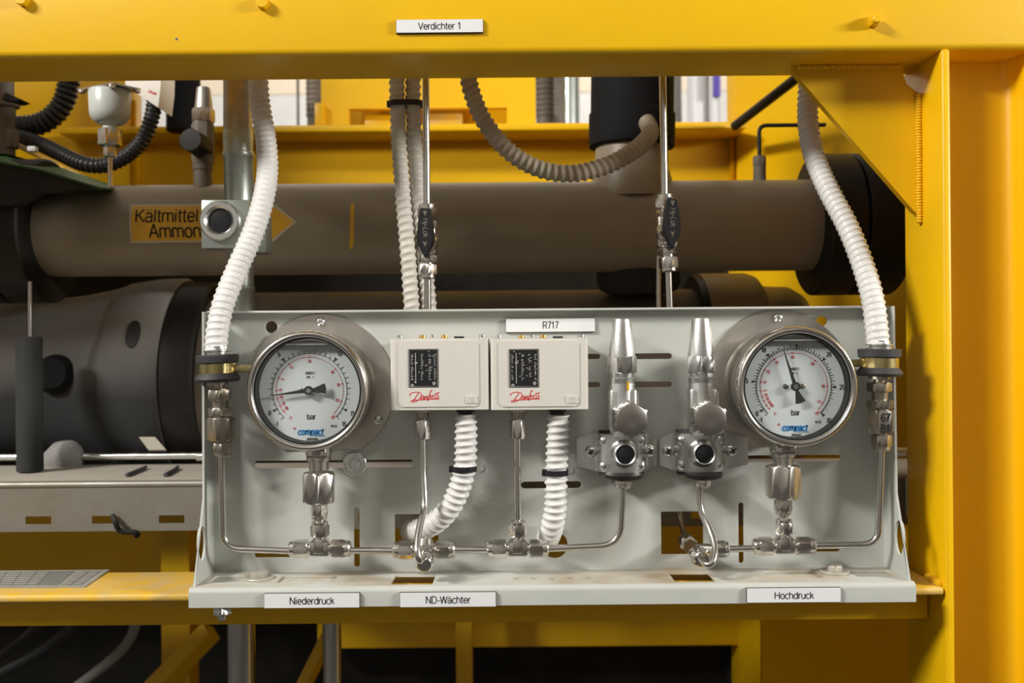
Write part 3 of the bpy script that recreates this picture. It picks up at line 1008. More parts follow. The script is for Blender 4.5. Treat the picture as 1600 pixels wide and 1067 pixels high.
# ================================================================== PRESSURE SWITCHES
LOGO = [
    [(186, 652), (182, 642), (192, 633), (212, 627), (238, 625), (258, 630), (268, 642), (266, 656), (254, 673), (236, 687), (214, 696), (196, 697), (190, 691), (200, 685), (220, 683), (240, 684)],
    [(246, 632), (236, 646), (222, 668), (208, 692)],
    [(288, 656), (278, 653), (268, 660), (264, 670), (270, 676), (280, 670), (289, 656), (284, 670), (287, 675), (294, 670)],
    [(299, 655), (294, 676)], [(296, 667), (304, 657), (311, 655), (312, 661), (307, 673), (312, 675), (318, 669)],
    [(347, 619), (340, 613), (334, 622), (327, 650), (318, 680), (312, 690)], [(318, 654), (338, 650)],
    [(347, 651), (338, 655), (334, 666), (339, 673), (348, 670), (353, 660), (351, 652), (347, 651), (358, 650)],
    [(380, 635), (372, 634), (367, 642), (370, 652), (374, 662), (370, 671), (358, 673)],
    [(399, 630), (391, 629), (385, 638), (388, 650), (393, 661), (388, 671), (377, 673)],
    [(250, 683), (300, 680), (350, 677), (398, 676)],
]


def pressure_switch(x0, x1, y0, y1, label, connx, glx):
    df = 1.050
    a, b = W(x0, y1, df), W(x1, y0, df)
    yb = DP - 0.003
    t = thing('pressure_switch', label, 'switch', ((a.x + b.x) / 2, yb, a.z), 'off-white pressure switches on the grey panel')
    part(t, 'base_box', MB().box(a.x + 0.004, b.x - 0.004, df + 0.036, yb, a.z + 0.003, b.z - 0.001, 0.002), M['kp'])
    # cover: rounded vertical edges
    cov = MB().prism([(p[0], p[1], a.z) for p in rrect(a.x, b.x, df, df + 0.042, 0.0055, 6)], (0, 0, b.z - a.z))
    part(t, 'cover', cov, M['kp'], 30)
    q = df / F_PX
    mx = lambda px, py: W(px, py, df)
    p0, p1 = mx(x0 + 13.5, y1 - 5), mx(x0 + 138, y0 + 3.5)
    rim = MB().flat([rrect(p0.x, p1.x, p0.z, p1.z, 0.006, 6)], Vector((0, df, 0)), X, Z, FR, 0.0011)
    part(t, 'front_field', rim, M['kp'], 30)
    fo = df - 0.0011
    # black scale window with its print
    l0, l1 = mx(x0 + 29, y0 + 77), mx(x0 + 74.5, y0 + 17)
    lb = part(t, 'scale_label', MB().box(l0.x, l1.x, fo - 0.0006, fo + 0.0002, l0.z, l1.z), M['black'])
    pr = MB()
    w, h = l1.x - l0.x, l1.z - l0.z
    rs = random.Random(int(x0))
    o2 = Vector((l0.x, fo - 0.0006, l0.z))
    pr.strokes([[(w * 0.03, h * 0.02), (w * 0.97, h * 0.02), (w * 0.97, h * 0.98), (w * 0.03, h * 0.98), (w * 0.03, h * 0.02)]], 0.00025, o2, X, Z, FR)
    pr.strokes([[(w * .24, h * .1), (w * .24, h * .9)]], 0.0006, o2, X, Z, FR)
    pr.strokes([[(w * .20, h * .64), (w * .30, h * .64)]], 0.0012, o2, X, Z, FR)
    for cx in (.08, .42, .68, .86):
        for k in range(17):
            if rs.random() < 0.82:
                yy = h * (0.2 + 0.65 * k / 16)
                ww = w * rs.choice((.05, .08, .04))
                pr.strokes([[(w * cx, yy), (w * cx + ww, yy)]], 0.00045, o2, X, Z, FR)
    for k in range(14):
        cx, cy = rs.uniform(.1, .9) * w, rs.uniform(.05, .95) * h
        pr.strokes([[(cx, cy), (cx + 0.0012, cy + 0.0002)]], 0.0008, o2, X, Z, FR)
    part(lb, 'scale_print', pr, M['print_white'])
    kn = MB()
    for (cx, cy, r) in ((.12, .05, .0016), (.86, .10, .0017)):
        kn.ring(o2 + X * (w * cx) + Z * (h * cy), FR, [(0, r * 0.5), (0, r), (0.0005, r), (0.0005, r * 0.5)], 18)
    part(lb, 'setting_mark', kn, M['print_white'])
    # brand script
    sc = q / 4.706
    oo = mx(x0, y0) ; oo.y = fo
    lines = [spline([Vector(((x - 42) * sc, -(y - 226) * sc, 0)) for x, y in ln], 6) for ln in LOGO]
    lines = [[(v.x, v.y) for v in ln] for ln in lines]
    part(t, 'brand_script', MB().strokes(lines, 5.0 * sc, oo, X, Z, FR, 0.0001, 0.0002), M['logo_red'], label='red script lettering Danfoss')
    # embossed CE badge
    c0, c1 = mx(x0 + 117.5, y0 + 102), mx(x0 + 136.5, y0 + 90)
    bd = part(t, 'badge', MB().flat([rrect(c0.x, c1.x, c0.z, c1.z, 0.001)], Vector((0, fo, 0)), X, Z, FR, 0.0007), M['kp'], 30)
    part(bd, 'badge_lettering', MB().text('CE', 9 * q, Vector(((c0.x + c1.x) / 2, fo - 0.0007, (c0.z + c1.z) / 2)), X, Z, FR, 0, 0.0003), M['kp'])
    # adjusting screws on top
    for dx, r, m in ((12, 5, 'zinc'), (48, 5.5, 'brass2'), (65, 4.5, 'zinc'), (83, 5.5, 'brass2'), (143, 5.5, 'zinc')):
        p = mx(x0 + dx, y0)
        part(t, 'adjusting_screw', MB().lathe((p.x, df + 0.018, b.z - 0.002), Z, [(0, r * q * 0.8), (0.003, r * q), (0.0055, r * q * 0.9), (0.006, r * q * 0.7)], 20), M[m])
    p = mx(x0 + 106, y0)
    part(t, 'top_clip', MB().box(p.x - 0.0055, p.x + 0.0055, df + 0.016, df + 0.022, b.z - 0.001, b.z + 0.0022), M['black'])
    # pressure connector and cable gland below
    d = 1.072
    k = d / F_PX
    c = W(connx, y1, d)
    cn = MB().lathe(Vector((c.x, d, a.z + 0.002)), -Z, [(0, 15 * k), (0.004, 15 * k), (0.0055, 13 * k), (0.0055, 10 * k), (0.0125, 10 * k), (0.013, 7 * k), (0.017, 7 * k)], 28)
    part(t, 'connector', cn, M['steel_dull'])
    part(t, 'connector_nut', MB().hexnut(Vector((c.x, d, a.z - 0.0125)), -Z, 0.021, 11.5 * k, 0.07, rot=0.15), M['steel_fit'])
    g = W(glx, y1, d)
    part(t, 'cable_gland', MB().lathe(Vector((g.x, d, a.z + 0.002)), -Z, [(0, 14 * k), (0.006, 14 * k), (0.0065, 11 * k), (0.016, 11 * k)], 24), M['black'])
    return a.z, d


zk1, dk = pressure_switch(610, 763.3, 528, 641, 'off-white pressure switch nearest the left gauge', 660, 727)
pressure_switch(766.8, 919, 528, 640.5, 'off-white pressure switch below the R717 plate', 809, 871)


# ================================================================== CORRUGATED HOSES
def hose(name, pts, r, pitch, amp, mat, label, sharp=1.6, group=None, per=8, helical=True):
    path = spline([W(*p) for p in pts])
    return single(name, MB().hose(path, r, pitch, amp, helical, sharp=sharp, per=per), mat, label, 'hose', group, 60)


kq = 1.07 / F_PX
hose('corrugated_hose', [(728, 647, 1.072), (728, 690, 1.072), (726, 730, 1.072), (715, 770, 1.076), (695, 803, 1.083), (668, 823, 1.10), (640, 830, 1.14)],
     18.6 * kq, 11.2 * kq, 3.4 * kq, M['hose'], 'white corrugated hose bending from the left switch into the square cut-out')
hose('corrugated_hose', [(872, 648, 1.072), (871, 690, 1.072), (869, 740, 1.072), (868, 790, 1.074), (862, 825, 1.084), (853, 848, 1.12)],
     18.6 * kq, 11.2 * kq, 3.4 * kq, M['hose'], 'white corrugated hose running straight down from the right switch')
hose('corrugated_hose', [(402, 100, 1.20), (406, 160, 1.20), (415, 215, 1.19), (418, 262, 1.175), (413, 305, 1.155), (397, 360, 1.13), (371, 420, 1.105), (350, 472, 1.085), (340, 515, 1.075), (337, 552, 1.07)],
     18.3 * 1.08 / F_PX, 10.8 * 1.08 / F_PX, 2.0 * 1.08 / F_PX, M['hose'], 'white corrugated hose crossing the sight glass down to the left clamp', 3.0)
hose('corrugated_hose', [(1266, 100, 1.20), (1262, 160, 1.20), (1264, 205, 1.19), (1274, 250, 1.175), (1296, 300, 1.15), (1325, 355, 1.125), (1347, 410, 1.105), (1362, 460, 1.088), (1369, 505, 1.076), (1372, 543, 1.07)],
     18.3 * 1.08 / F_PX, 10.8 * 1.08 / F_PX, 2.0 * 1.08 / F_PX, M['hose'], 'white corrugated hose hanging from the gusset to the right clamp', 3.0)
hose('corrugated_hose', [(620, 100, 1.225), (621, 160, 1.225), (624, 230, 1.22), (630, 310, 1.215), (637, 390, 1.21), (644, 490, 1.205), (648, 560, 1.20)],
     13.2 * 1.21 / F_PX, 12 * 1.21 / F_PX, 2.2 * 1.21 / F_PX, M['hose_grey'], 'aged white hose, left one of the tied pair behind the panel', 2.0, 'tied pair of hoses')
hose('corrugated_hose', [(645.5, 100, 1.232), (645.5, 160, 1.232), (648.5, 230, 1.227), (654.5, 310, 1.222), (662, 390, 1.217), (671, 490, 1.212), (675, 560, 1.207)],
     13.2 * 1.21 / F_PX, 12 * 1.21 / F_PX, 2.2 * 1.21 / F_PX, M['hose_grey'], 'aged white hose directly behind the left ball valve, right of the tied pair', 2.0, 'tied pair of hoses')
hose('corrugated_hose', [(728, 90, 1.24), (736, 140, 1.24), (757, 190, 1.24), (795, 236, 1.24), (843, 264, 1.24), (895, 271, 1.24), (947, 259, 1.25), (987, 238, 1.265), (1010, 218, 1.295), (1016, 205, 1.335), (1010, 190, 1.36)],
     14.6 * 1.24 / F_PX, 11.0 * 1.24 / F_PX, 2.6 * 1.24 / F_PX, M['hose_tan'], 'dusty beige hose sagging in a loop below the top beam', 1.6)


def cable_tie(c, a, b, w, label, tail):
    # strap round the hose(s): racetrack in the horizontal plane
    pts = []
    for k in range(40):
        th = 2 * math.pi * k / 40
        e = 0.75 if a > b * 1.3 else 1.0
        ct, st = math.cos(th), math.sin(th)
        pts.append(c + X * (a * math.copysign(abs(ct) ** e, ct)) + Y * (b * math.copysign(abs(st) ** e, st)))
    m = MB()
    vs, fs = [], []
    for k, p in enumerate(pts):
        n = (p - c).normalized() * 0.0013
        vs += [p - Z * w, p + Z * w, p + n + Z * w, p + n - Z * w]
    N = len(pts)
    for k in range(N):
        j = (k + 1) % N
        for e in range(4):
            f = (e + 1) % 4
            fs.append((k * 4 + e, j * 4 + e, j * 4 + f, k * 4 + f))
    m.add(vs, fs)
    t = thing('cable_tie', label, 'cable tie', c - Z * w, 'black cable ties round the hoses')
    part(t, 'strap', m, M['black'])
    hx = c + X * (a * tail) - Y * (b * 0.15)
    part(t, 'head', MB().box(hx.x - 0.003, hx.x + 0.003, hx.y - 0.003, hx.y + 0.003, hx.z - w * 1.2, hx.z + w * 1.2, 0.0008), M['black'])


cable_tie(W(725.5, 732, 1.072), 18 * kq, 18 * kq, 0.0030, 'black cable tie round the hose below the left switch', -1.1)
cable_tie(W(869, 738, 1.072), 17.5 * kq, 17.5 * kq, 0.0030, 'black cable tie round the hose below the right switch', -1.05)
cable_tie(W(634.5, 163, 1.2245), 26.0 * 1.224 / F_PX, 15 * 1.224 / F_PX, 0.0034, 'black cable tie holding the hose pair below the top beam', -1.0)
for px, sg in ((748, 1), (849, -1), (888, 1)):
    p = W(px + (3 if sg > 0 else -1), 731 + (3 if sg < 0 or px > 800 else 0), DP)
    part(panel, 'tie_anchor', MB().flat([rrect(-0.004, 0.004, -0.0042, 0.0042, 0.0041)], p, X, Z, FR, 0.0012), M['grey'])


# ================================================================== TUBE FITTINGS
DT = 1.070
kt = DT / F_PX


def nut(t, p, ax, L, af, rot=0.0, lip=True, name='union_nut', mat='steel_fit', collar_end=True):
    """compression nut: hexagon with a turned collar at the tube end; p = body end, ax points to the tube"""
    m = MB().hexnut(p, ax, L * 0.74, af, 0.08, rot)
    m.lathe(Vector(p) + Vector(ax).normalized() * L * 0.72, ax, [(0, af * 0.99), (L * 0.2, af * 0.99), (L * 0.28, af * 0.84), (L * 0.28, af * 0.5)], 32)
    return part(t, name, m, M[mat])


def tee(px, py, label, d=DT, top=True, nl=30, nr=30, body_w=34):
    c = W(px, py, d)
    k = d / F_PX
    t = thing('tee_fitting', label, 'pipe fitting', c - Z * (10 * k), 'steel compression tees on the panel')
    m = MB()
    m.lathe(c - X * (20 * k), X, [(0, 8.0 * k), (3 * k, 8 * k), (4 * k, 10 * k), (9 * k, 10.5 * k), (31 * k, 10.5 * k), (36 * k, 10 * k), (37 * k, 8 * k), (40 * k, 8 * k)], 24)
    m.box(c.x - 15 * k, c.x + 15 * k, c.y - 10.8 * k, c.y + 10.8 * k, c.z - 11 * k, c.z + 10 * k, 2.5 * k, 2)
    if top:
        m.lathe(c, Z, [(0, 10 * k), (14 * k, 10 * k), (20 * k, 8 * k), (24 * k, 8 * k)], 24)
        for s in (-1, 1):
            m.prism([c + X * (s * 8 * k) + Z * (18 * k) - Y * (6 * k), c + X * (s * 17 * k) + Z * (8 * k) - Y * (6 * k), c + X * (s * 8 * k) + Z * (6 * k) - Y * (6 * k)], (0, 12 * k, 0))
        m.box(c.x - 8 * k, c.x + 8 * k, c.y - 11.3 * k, c.y, c.z - 6 * k, c.z + 16 * k, 1.5 * k, 2)
    part(t, 'tee_body', m, M['steel_fit'])
    nut(t, c - X * (18 * k), -X, nl * k, 12.6 * k, 0.12)
    nut(t, c + X * (18 * k), X, nr * k, 12.6 * k, 0.12)
    if top:
        nut(t, c + Z * (19 * k), Z, 25 * k, 12.8 * k, 0.25)
    return t, c, k


t1, c1, k1 = tee(500, 857, 'steel tee fitting below the left pressure gauge')
t3, c3, k3 = tee(809, 857, 'steel tee fitting below the right pressure switch')
t4, c4, k4 = tee(1225, 853, 'steel tee fitting below the right pressure gauge')
t2, c2, k2 = tee(663, 859, 'steel tee fitting with forward branch in front of the square cut-out', top=False)
m = MB().lathe(c2 - Y * (8 * k2), FR, [(0, 10 * k2), (16 * k2, 10 * k2), (17 * k2, 8 * k2)], 24)
m.lathe(c2, Z + Y * 0.6, [(0, 15 * k2), (14 * k2, 14 * k2), (17 * k2, 11 * k2)], 24)
part(t2, 'branch', m, M['steel_fit'])
c2f = c2 - Y * (24 * k2) - Z * (8 * k2) + X * (4 * k2)
nut(t2, c2f, FR - Z * 0.25, 22 * k2, 12.5 * k2, 0.2)


def adapter(cx, y0, y1, y2, y3, label, c_g):
    """gauge stem, big hexagon coupling and the small union under it"""
    d = DT
    t = thing('gauge_coupling', label, 'pipe fitting', W(cx, y3, d), 'hexagon couplings under the gauges')
    k = kt
    p = W(cx, y0, d)
    stem = MB().lathe(p + Z * 0.012, -Z, [(0, 21 * k), (0.012 + 2 * k, 21 * k), (0.012 + 6 * k, 19 * k), (0.012 + 6.2 * k, 19.5 * k), (0.012 + 13 * k, 19.5 * k), (0.012 + 14 * k, 15.5 * k), (0.012 + 28 * k, 15.5 * k)], 32)
    part(t, 'gauge_stem', stem, M['steel_fit'])
    fx = MB().box(p.x - 16 * k, p.x + 16 * k, p.y - 19.8 * k, p.y, p.z - 9 * k, p.z + 0.004, 3 * k, 3)
    part(t, 'stem_flat', fx, M['steel'])
    a, b = W(cx, y1, d), W(cx, y2, d)
    L = a.z - b.z
    part(t, 'hexagon_coupling', MB().hexnut(Vector((p.x, d, a.z)), -Z, L, 23.5 * k, 0.06, rot=0.42), M['steel_fit'])
    e = W(cx, y3, d)
    part(t, 'nipple', MB().lathe(Vector((p.x, d, b.z + 0.001)), -Z, [(0, 9 * k), (b.z - e.z, 8 * k)], 20), M['steel_fit'])
    nut(t, Vector((p.x, d, b.z - 2 * k)), -Z, 25 * k, 12.2 * k, 0.1)


adapter(498, 706, 738, 785, 816, 'large hexagon coupling between left gauge and its tee', cL)
adapter(1223, 700, 727, 778, 809, 'large hexagon coupling between right gauge and its tee', cR)

RT = 5.3 * kt


def steel_tube(pts, label, r=RT, br=0.016, mat='steel', smooth=False, d=DT, group='bent steel instrument tubes'):
    P = [W(*(p if len(p) == 3 else (p[0], p[1], d))) for p in pts]
    path = spline(P, 12) if smooth else bent(P, br)
    return single('instrument_tube', MB().tube(path, r, 18), M[mat], label, 'tube', group, 60)


steel_tube([(346, 700), (349, 857), (458, 861)], 'steel tube bent from the left check valve to the first tee', br=0.020)
steel_tube([(535, 860), (630, 861)], 'short steel tube between the first and second tee')
steel_tube([(690, 859), (785, 859)], 'short steel tube between the second and third tee')
steel_tube([(838, 858), (969, 852), (974, 742)], 'steel tube bent up from the third tee to the left service valve', br=0.026)
steel_tube([(808, 682, 1.072), (809, 822, DT)], 'straight steel tube below the right pressure switch')
steel_tube([(660, 680, 1.072), (661.5, 740, 1.068), (663, 790, 1.058), (658, 812, 1.045), (653, 838, 1.032), (652, 862, 1.022), (656, 875, 1.022), (661, 872, 1.034), (664, 868, 1.05)],
           'steel tube looping forward from the left switch into the second tee', smooth=True)
steel_tube([(1257, 853), (1372, 851), (1378, 690)], 'steel tube bent up from the right tee to the right check valve', br=0.020)
steel_tube([(1128, 858), (1200, 856)], 'short steel tube left of the right gauge tee')
steel_tube([(1093, 752, DT), (1093, 778, DT), (1097, 803, 1.066), (1110, 830, 1.056), (1117, 856, 1.044), (1113, 878, 1.034), (1102, 881, 1.036), (1092, 868, 1.05), (1086, 858, 1.06)],
           'steel tube curling from the right service valve into the slanted fitting', smooth=True)
# slanted union in the right square cut-out
a, b = W(1072, 846, 1.105), W(1098, 875, 1.046)
t = thing('slanted_fitting', 'slanted steel union fitting in front of the right square cut-out', 'pipe fitting', b - Z * 0.012)
ax = (b - a).normalized(); L = (b - a).length
part(t, 'fitting_body', MB().lathe(a, ax, [(0, 9 * kt), (L * 0.22, 9 * kt), (L * 0.25, 12 * kt), (L * 0.62, 12 * kt), (L * 0.66, 9.5 * kt), (L * 0.95, 9.5 * kt)], 6), M['steel_fit'], 20)
nut(t, a + ax * L * 0.18, -ax, 22 * kt, 12.5 * kt, 0.2)
nut(t, b - ax * L * 0.30, ax, 23 * kt, 12.8 * kt, 0.3)
pj = a + ax * L * 0.42
br_end = W(1126, 858, DT)
part(t, 'side_branch', MB().lathe(pj, br_end - pj, [(0, 9 * kt), ((br_end - pj).length, 9 * kt)], 20), M['steel_fit'])
nut(t, br_end - X * 8 * kt, X, 20 * kt, 12.5 * kt, 0.2)
steel_tube([(1080, 856, 1.09), (1072, 842, 1.12), (1064, 815, 1.16), (1060, 780, 1.18)], 'dark tube rising behind the right square cut-out', smooth=True, r=5.0 * kt, mat='steel_dull')


# ================================================================== CHECK VALVES AND CLAMPS
def check_valve(cx, levels, label, rotb, lean):
    d = DT
    k = kt
    t = thing('check_valve', label, 'valve', W(cx, levels[-1], d), 'hexagon check valves at the panel ends')
    P = lambda y: W(cx + lean * (y - levels[0]), y, d)
    y0, y1, y2, y3, y4, y5, y6, y7 = levels
    part(t, 'inlet_stub', MB().lathe(P(y0 - 9), -Z, [(0, 8.5 * k), (S(10, d), 8.5 * k)], 20), M['steel_dull'])
    part(t, 'upper_nut', MB().hexnut(P(y0), -Z, S(y1 - y0, d), 16 * k, 0.1, rot=0.35), M['steel_dull'])
    part(t, 'neck', MB().lathe(P(y1), -Z, [(0, 12.5 * k), (S(y2 - y1, d), 11.5 * k)], 24), M['steel_dull'])
    part(t, 'hexagon_collar', MB().hexnut(P(y2), -Z, S(y3 - y2, d), 18.0 * k, 0.12, rot=0.1), M['steel_dull'])
    body = part(t, 'hexagon_body', MB().hexnut(P(y4), -Z, S(y5 - y4, d), 18.5 * k, 0.06, rot=rotb), M['steel_dull'])
    part(t, 'groove', MB().lathe(P(y3 - 1), -Z, [(0, 13.5 * k), (S(y4 - y3 + 2, d), 13.5 * k)], 24), M['steel_dull'])
    part(t, 'lower_groove', MB().lathe(P(y5 - 1), -Z, [(0, 10 * k), (S(y6 - y5 + 2, d), 10 * k)], 24), M['steel_dull'])
    nut(t, P(y6), -Z, S(y7 - y6, d), 13.5 * k, 0.3, mat='steel_dull')
    return t, body, P


tv, bd, P = check_valve(343, (607, 625, 636, 638, 651, 653, 689, 691) if 0 else (607, 625, 637, 650, 652, 688, 690, 713), 'dull hexagon check valve under the left rubber clamp', 0.645, 0.06)
# white marking sticker with handwriting on the left valve
pc = P(669)
th = math.radians(-33)
U = Vector((math.cos(th), math.sin(th), 0)); 
U = Vector((math.cos(math.radians(-38)), -math.sin(math.radians(38)), 0)) if 0 else Vector((0.80, -0.60, 0))
N = Vector((-0.60, -0.80, 0))
po2 = pc + N * (18.6 * kt) + X * (0.0006)
stk = part(bd, 'marking_sticker', MB().flat([rrect(-7.4 * kt, 7.4 * kt, -17 * kt, 17 * kt, 0.0005)], po2, U, Z, N, 0.0003), M['white'])
part(tv, 'handwriting', MB().text('51', 15.5 * kt, po2 + Z * (8 * kt), U, Z, N, 0.0003, 0.0003, bold=0.03).text('A1', 14.5 * kt, po2 - Z * (8.5 * kt), U, Z, N, 0.0003, 0.0003, bold=0.03), M['ink'])
tv, bd, P = check_valve(1374, (597, 612, 625, 638, 640, 676, 679, 704), 'dull hexagon check valve under the right rubber clamp', -0.05, 0.04)
pc = P(659) - Y * (18.8 * kt)
part(tv, 'handwriting', MB().text('67', 16 * kt, pc + Z * (8 * kt), X, Z, FR, 0, 0.0003, bold=0.03).text('B1', 15 * kt, pc - Z * (8.5 * kt), X, Z, FR, 0, 0.0003, bold=0.03), M['ink'])


def clamp(cx, yt, label, sgn, tilt):
    d = DT
    k = kt
    t = thing('pipe_clamp', label, 'clamp', W(cx, yt + 48, d), 'rubber lined clamps at the panel ends')
    p = lambda y: W(cx, yt + y, d)
    ax = (Z + X * tilt).normalized()
    part(t, 'hose_ferrule', MB().lathe(p(8), ax, [(0, 19 * k), (5 * k, 19 * k), (6 * k, 21 * k), (8 * k, 21 * k), (9 * k, 17 * k), (14 * k, 16 * k)], 32), M['zinc'])
    part(t, 'rubber_ring', MB().lathe(p(21), ax, [(0, 30 * k), (2 * k, 32 * k), (12 * k, 33 * k), (14 * k, 31 * k), (14 * k, 18 * k)], 48), M['rubber'])
    part(t, 'clamp_band', MB().lathe(p(36), ax, [(0, 29 * k), (16 * k, 29 * k)], 48), M['brass'])
    part(t, 'rubber_ring', MB().lathe(p(50), ax, [(0, 20 * k), (0.5 * k, 32 * k), (5 * k, 35 * k), (9 * k, 33 * k), (14 * k, 29 * k)], 48), M['rubber'])
    part(t, 'lower_ferrule', MB().lathe(p(54), ax, [(0, 17 * k), (5 * k, 17 * k)], 32), M['steel_dull'])
    q = p(29)
    arm = MB().box(min(q.x + sgn * 25 * k, q.x + sgn * 50 * k), max(q.x + sgn * 25 * k, q.x + sgn * 50 * k), d - 0.004, d + 0.004, q.z - 6 * k, q.z + 6 * k, 0.001)
    part(t, 'clamp_lug', arm, M['brass'])
    hb = q + X * (sgn * 42 * k)
    part(t, 'clamp_bolt', MB().lathe(Vector((hb.x, d + 0.004, hb.z)), Y, [(0, 0.004), (DP - d - 0.004, 0.004)], 16), M['zinc'])


clamp(340, 547, 'rubber and brass-coloured pipe clamp at the left end of the panel', 1, -0.03)
clamp(1374, 538, 'rubber and brass-coloured pipe clamp at the right end of the panel', -1, 0.02)


# ================================================================== SERVICE VALVES
def service_valve(cx, cy, label, plugx, plugy, swap, ymark):
    d = 1.066
    k = d / F_PX
    o = W(cx, cy, d)                               # centre of the round port
    t = thing('service_valve', label, 'valve', o - Z * (50 * k), 'capped service valves on the panel')
    at = lambda dx, dy: Vector((o.x + dx * k, d, o.z + dy * k))
    # tapered sealing cap and its hexagon (heights above the port)
    part(t, 'sealing_cap', MB().lathe(at(-4, 152), Z, [(0, 21 * k), (3 * k, 21 * k), (56 * k, 14.6 * k), (59.5 * k, 13.6 * k), (60.5 * k, 12 * k), (60.5 * k, 0)], 40), M['zinc_sat'])
    part(t, 'cap_hexagon', MB().hexnut(at(-4, 127), Z, 28 * k, 20.5 * k, 0.07, rot=0.3 if swap else 0.1), M['zinc'])
    part(t, 'neck', MB().lathe(at(-4, 112), Z, [(0, 20 * k), (8 * k, 20.5 * k), (9 * k, 19 * k), (16 * k, 19 * k)], 32), M['zinc'])
    bm_ = MB()
    bm_.box(o.x - 25 * k, o.x + 17.5 * k, d - 17 * k, d + 18 * k, o.z + 36 * k, o.z + 104 * k, 5 * k, 3)
    bm_.lathe(at(-4, 30), Z, [(0, 19 * k), (82 * k, 20 * k), (88 * k, 19.5 * k)], 32)
    bm_.prism([at(14, 104) - Y * (14 * k), at(20, 98) - Y * (14 * k), at(20, 74) - Y * (14 * k), at(12, 66) - Y * (14 * k)], (0, 28 * k, 0))
    part(t, 'valve_body', bm_, M['zinc_sat'])
    if ymark:
        m0 = at(3, 100) - Y * (20.2 * k)
        part(t, 'paint_mark', MB().flat([rrect(-1.6 * k, 1.6 * k, 1 * k, 15 * k, k)], m0, X, Z, FR, 0.0006), M['paint_mark'], label='yellow paint dash')
    # hexagon plug pointing at the viewer's right
    e = W(plugx, plugy, 1.030)
    s = at(-2, 60) + Y * 0.0
    s = Vector((s.x, d - 0.004, s.z))
    ax = (e - s).normalized()
    ke = 1.03 / F_PX
    pl = MB().hexnut(e - ax * 0.021, ax, 0.0205, 25.5 * ke, 0.06, rot=0.0, ref=Z)
    pl.lathe(e - ax * 0.04, ax, [(0, 18 * k), (0.021, 19 * k)], 28)
    pg = part(t, 'hexagon_plug', pl, M['steel_fit'])
    part(pg, 'turned_face', MB().lathe(e - ax * 0.0012, ax, [(0, 25.0 * ke), (0.0014, 25.0 * ke), (0.0018, 23.8 * ke), (0.0017, 8 * ke), (0.0016, 0)], 48), M['spot'])
    # saddle bracket: hat section plate over the valve, ears screwed to the panel
    sec = [(-72, 30), (-58, 31.5), (-55, 30), (-47, 2), (-40, -6), (-20, -11), (0, -13), (20, -11), (38, -6), (45, 2), (52, 30), (55, 31.5), (68, 30)]
    if not swap:
        sec = [(-68 + 0, 30), (-55, 31.5), (-51, 30), (-44, 2), (-36, -6), (-18, -11), (0, -13), (20, -11), (38, -6), (45, 2), (49, 30), (52, 31.5), (58, 30)]
    # depths are measured forward of the ear plane
    m = MB()
    ye = DP - 0.012
    prof = [(-0.0, 0)]
    if swap:
        xs = [(-64, 0.0), (-43, 0.0), (-38, 4), (-36, 12), (-31, 20), (-15, 26), (0, 28), (15, 26), (30, 20), (36, 12), (38, 4), (44, 0.0), (78, 0.0)]
    else:
        xs = [(-73, 0.0), (-45, 0.0), (-40, 4), (-38, 12), (-33, 20), (-15, 26), (0, 28), (15, 26), (28, 20), (33, 12), (35, 4), (40, 0.0), (55, 0.0)]
    hts = 30
    top, bot = [], []
    vs, fs = [], []
    n = len(xs)
    tk = 2.2
    for (x, f) in xs:
        edge = (x == xs[0][0] or x == xs[-1][0])
        h = 22 if edge else 30
        for (hh) in (h, -h):
            vs.append(Vector((o.x + x * k, ye - f * k, o.z + hh * k)))
        for (hh) in (h, -h):
            vs.append(Vector((o.x + x * k, ye - (f - tk) * k, o.z + hh * k)))
    for i in range(n - 1):
        a, b = i * 4, i * 4 + 4
        fs += [(a, a + 1, b + 1, b), (a + 3, a + 2, b + 2, b + 3), (a + 2, a, b, b + 2), (a + 1, a + 3, b + 3, b + 1)]
    fs += [(0, 2, 3, 1), ((n - 1) * 4, (n - 1) * 4 + 1, (n - 1) * 4 + 3, (n - 1) * 4 + 2)]
    m.add(vs, fs)
    bk = part(t, 'saddle_bracket', m, M['zinc_sat'], 50)
    for sx in (-1, 1):
        for sz in (-1, 1):
            dm = MB().lathe(Vector((o.x + (33 * sx - 2) * k, ye - 17 * k, o.z + 20 * sz * k)), Vector((0.75 * sx, -0.66, 0)), [(-8 * k, 9.5 * k), (-2 * k, 8.6 * k), (1.2 * k, 6.6 * k), (3 * k, 3.6 * k), (3.4 * k, 0)], 20)
            part(bk, 'dimple', dm, M['zinc_sat'], 60)
    # screws in the ears
    ex = (-50, 48) if not swap else (-51, 52)
    if not swap: ex = (-51, 44)
    for x in ex:
        pp = Vector((o.x + x * k, ye - 0.0005, o.z + 1 * k))
        sc = MB().lathe(pp, FR, [(0, 9.5 * k), (2.5 * k, 9 * k), (5 * k, 6.5 * k), (6 * k, 3.5 * k), (6 * k, 0)], 24)
        s1 = part(t, 'cross_screw', sc, M['zinc'])
        cr_ = MB()
        for a in (0.5, 0.5 + math.pi / 2):
            A = Vector((math.cos(a), 0, math.sin(a))); B = Vector((-math.sin(a), 0, math.cos(a)))
            q0 = pp - Y * (5.2 * k)
            cr_.prism([q0 + A * 5.5 * k + B * k, q0 + A * 5.5 * k - B * k, q0 - A * 5.5 * k - B * k, q0 - A * 5.5 * k + B * k], (0, -1.2 * k, 0))
        part(s1, 'cross_slot', cr_, M['edge_black'])
        part(t, 'stand_off', MB().lathe(Vector((pp.x, DP - 0.0002, pp.z)), FR, [(0, 9 * k), (0.0115, 9 * k)], 20), M['zinc'])
    # round port with black plug
    yf = ye - 27 * k
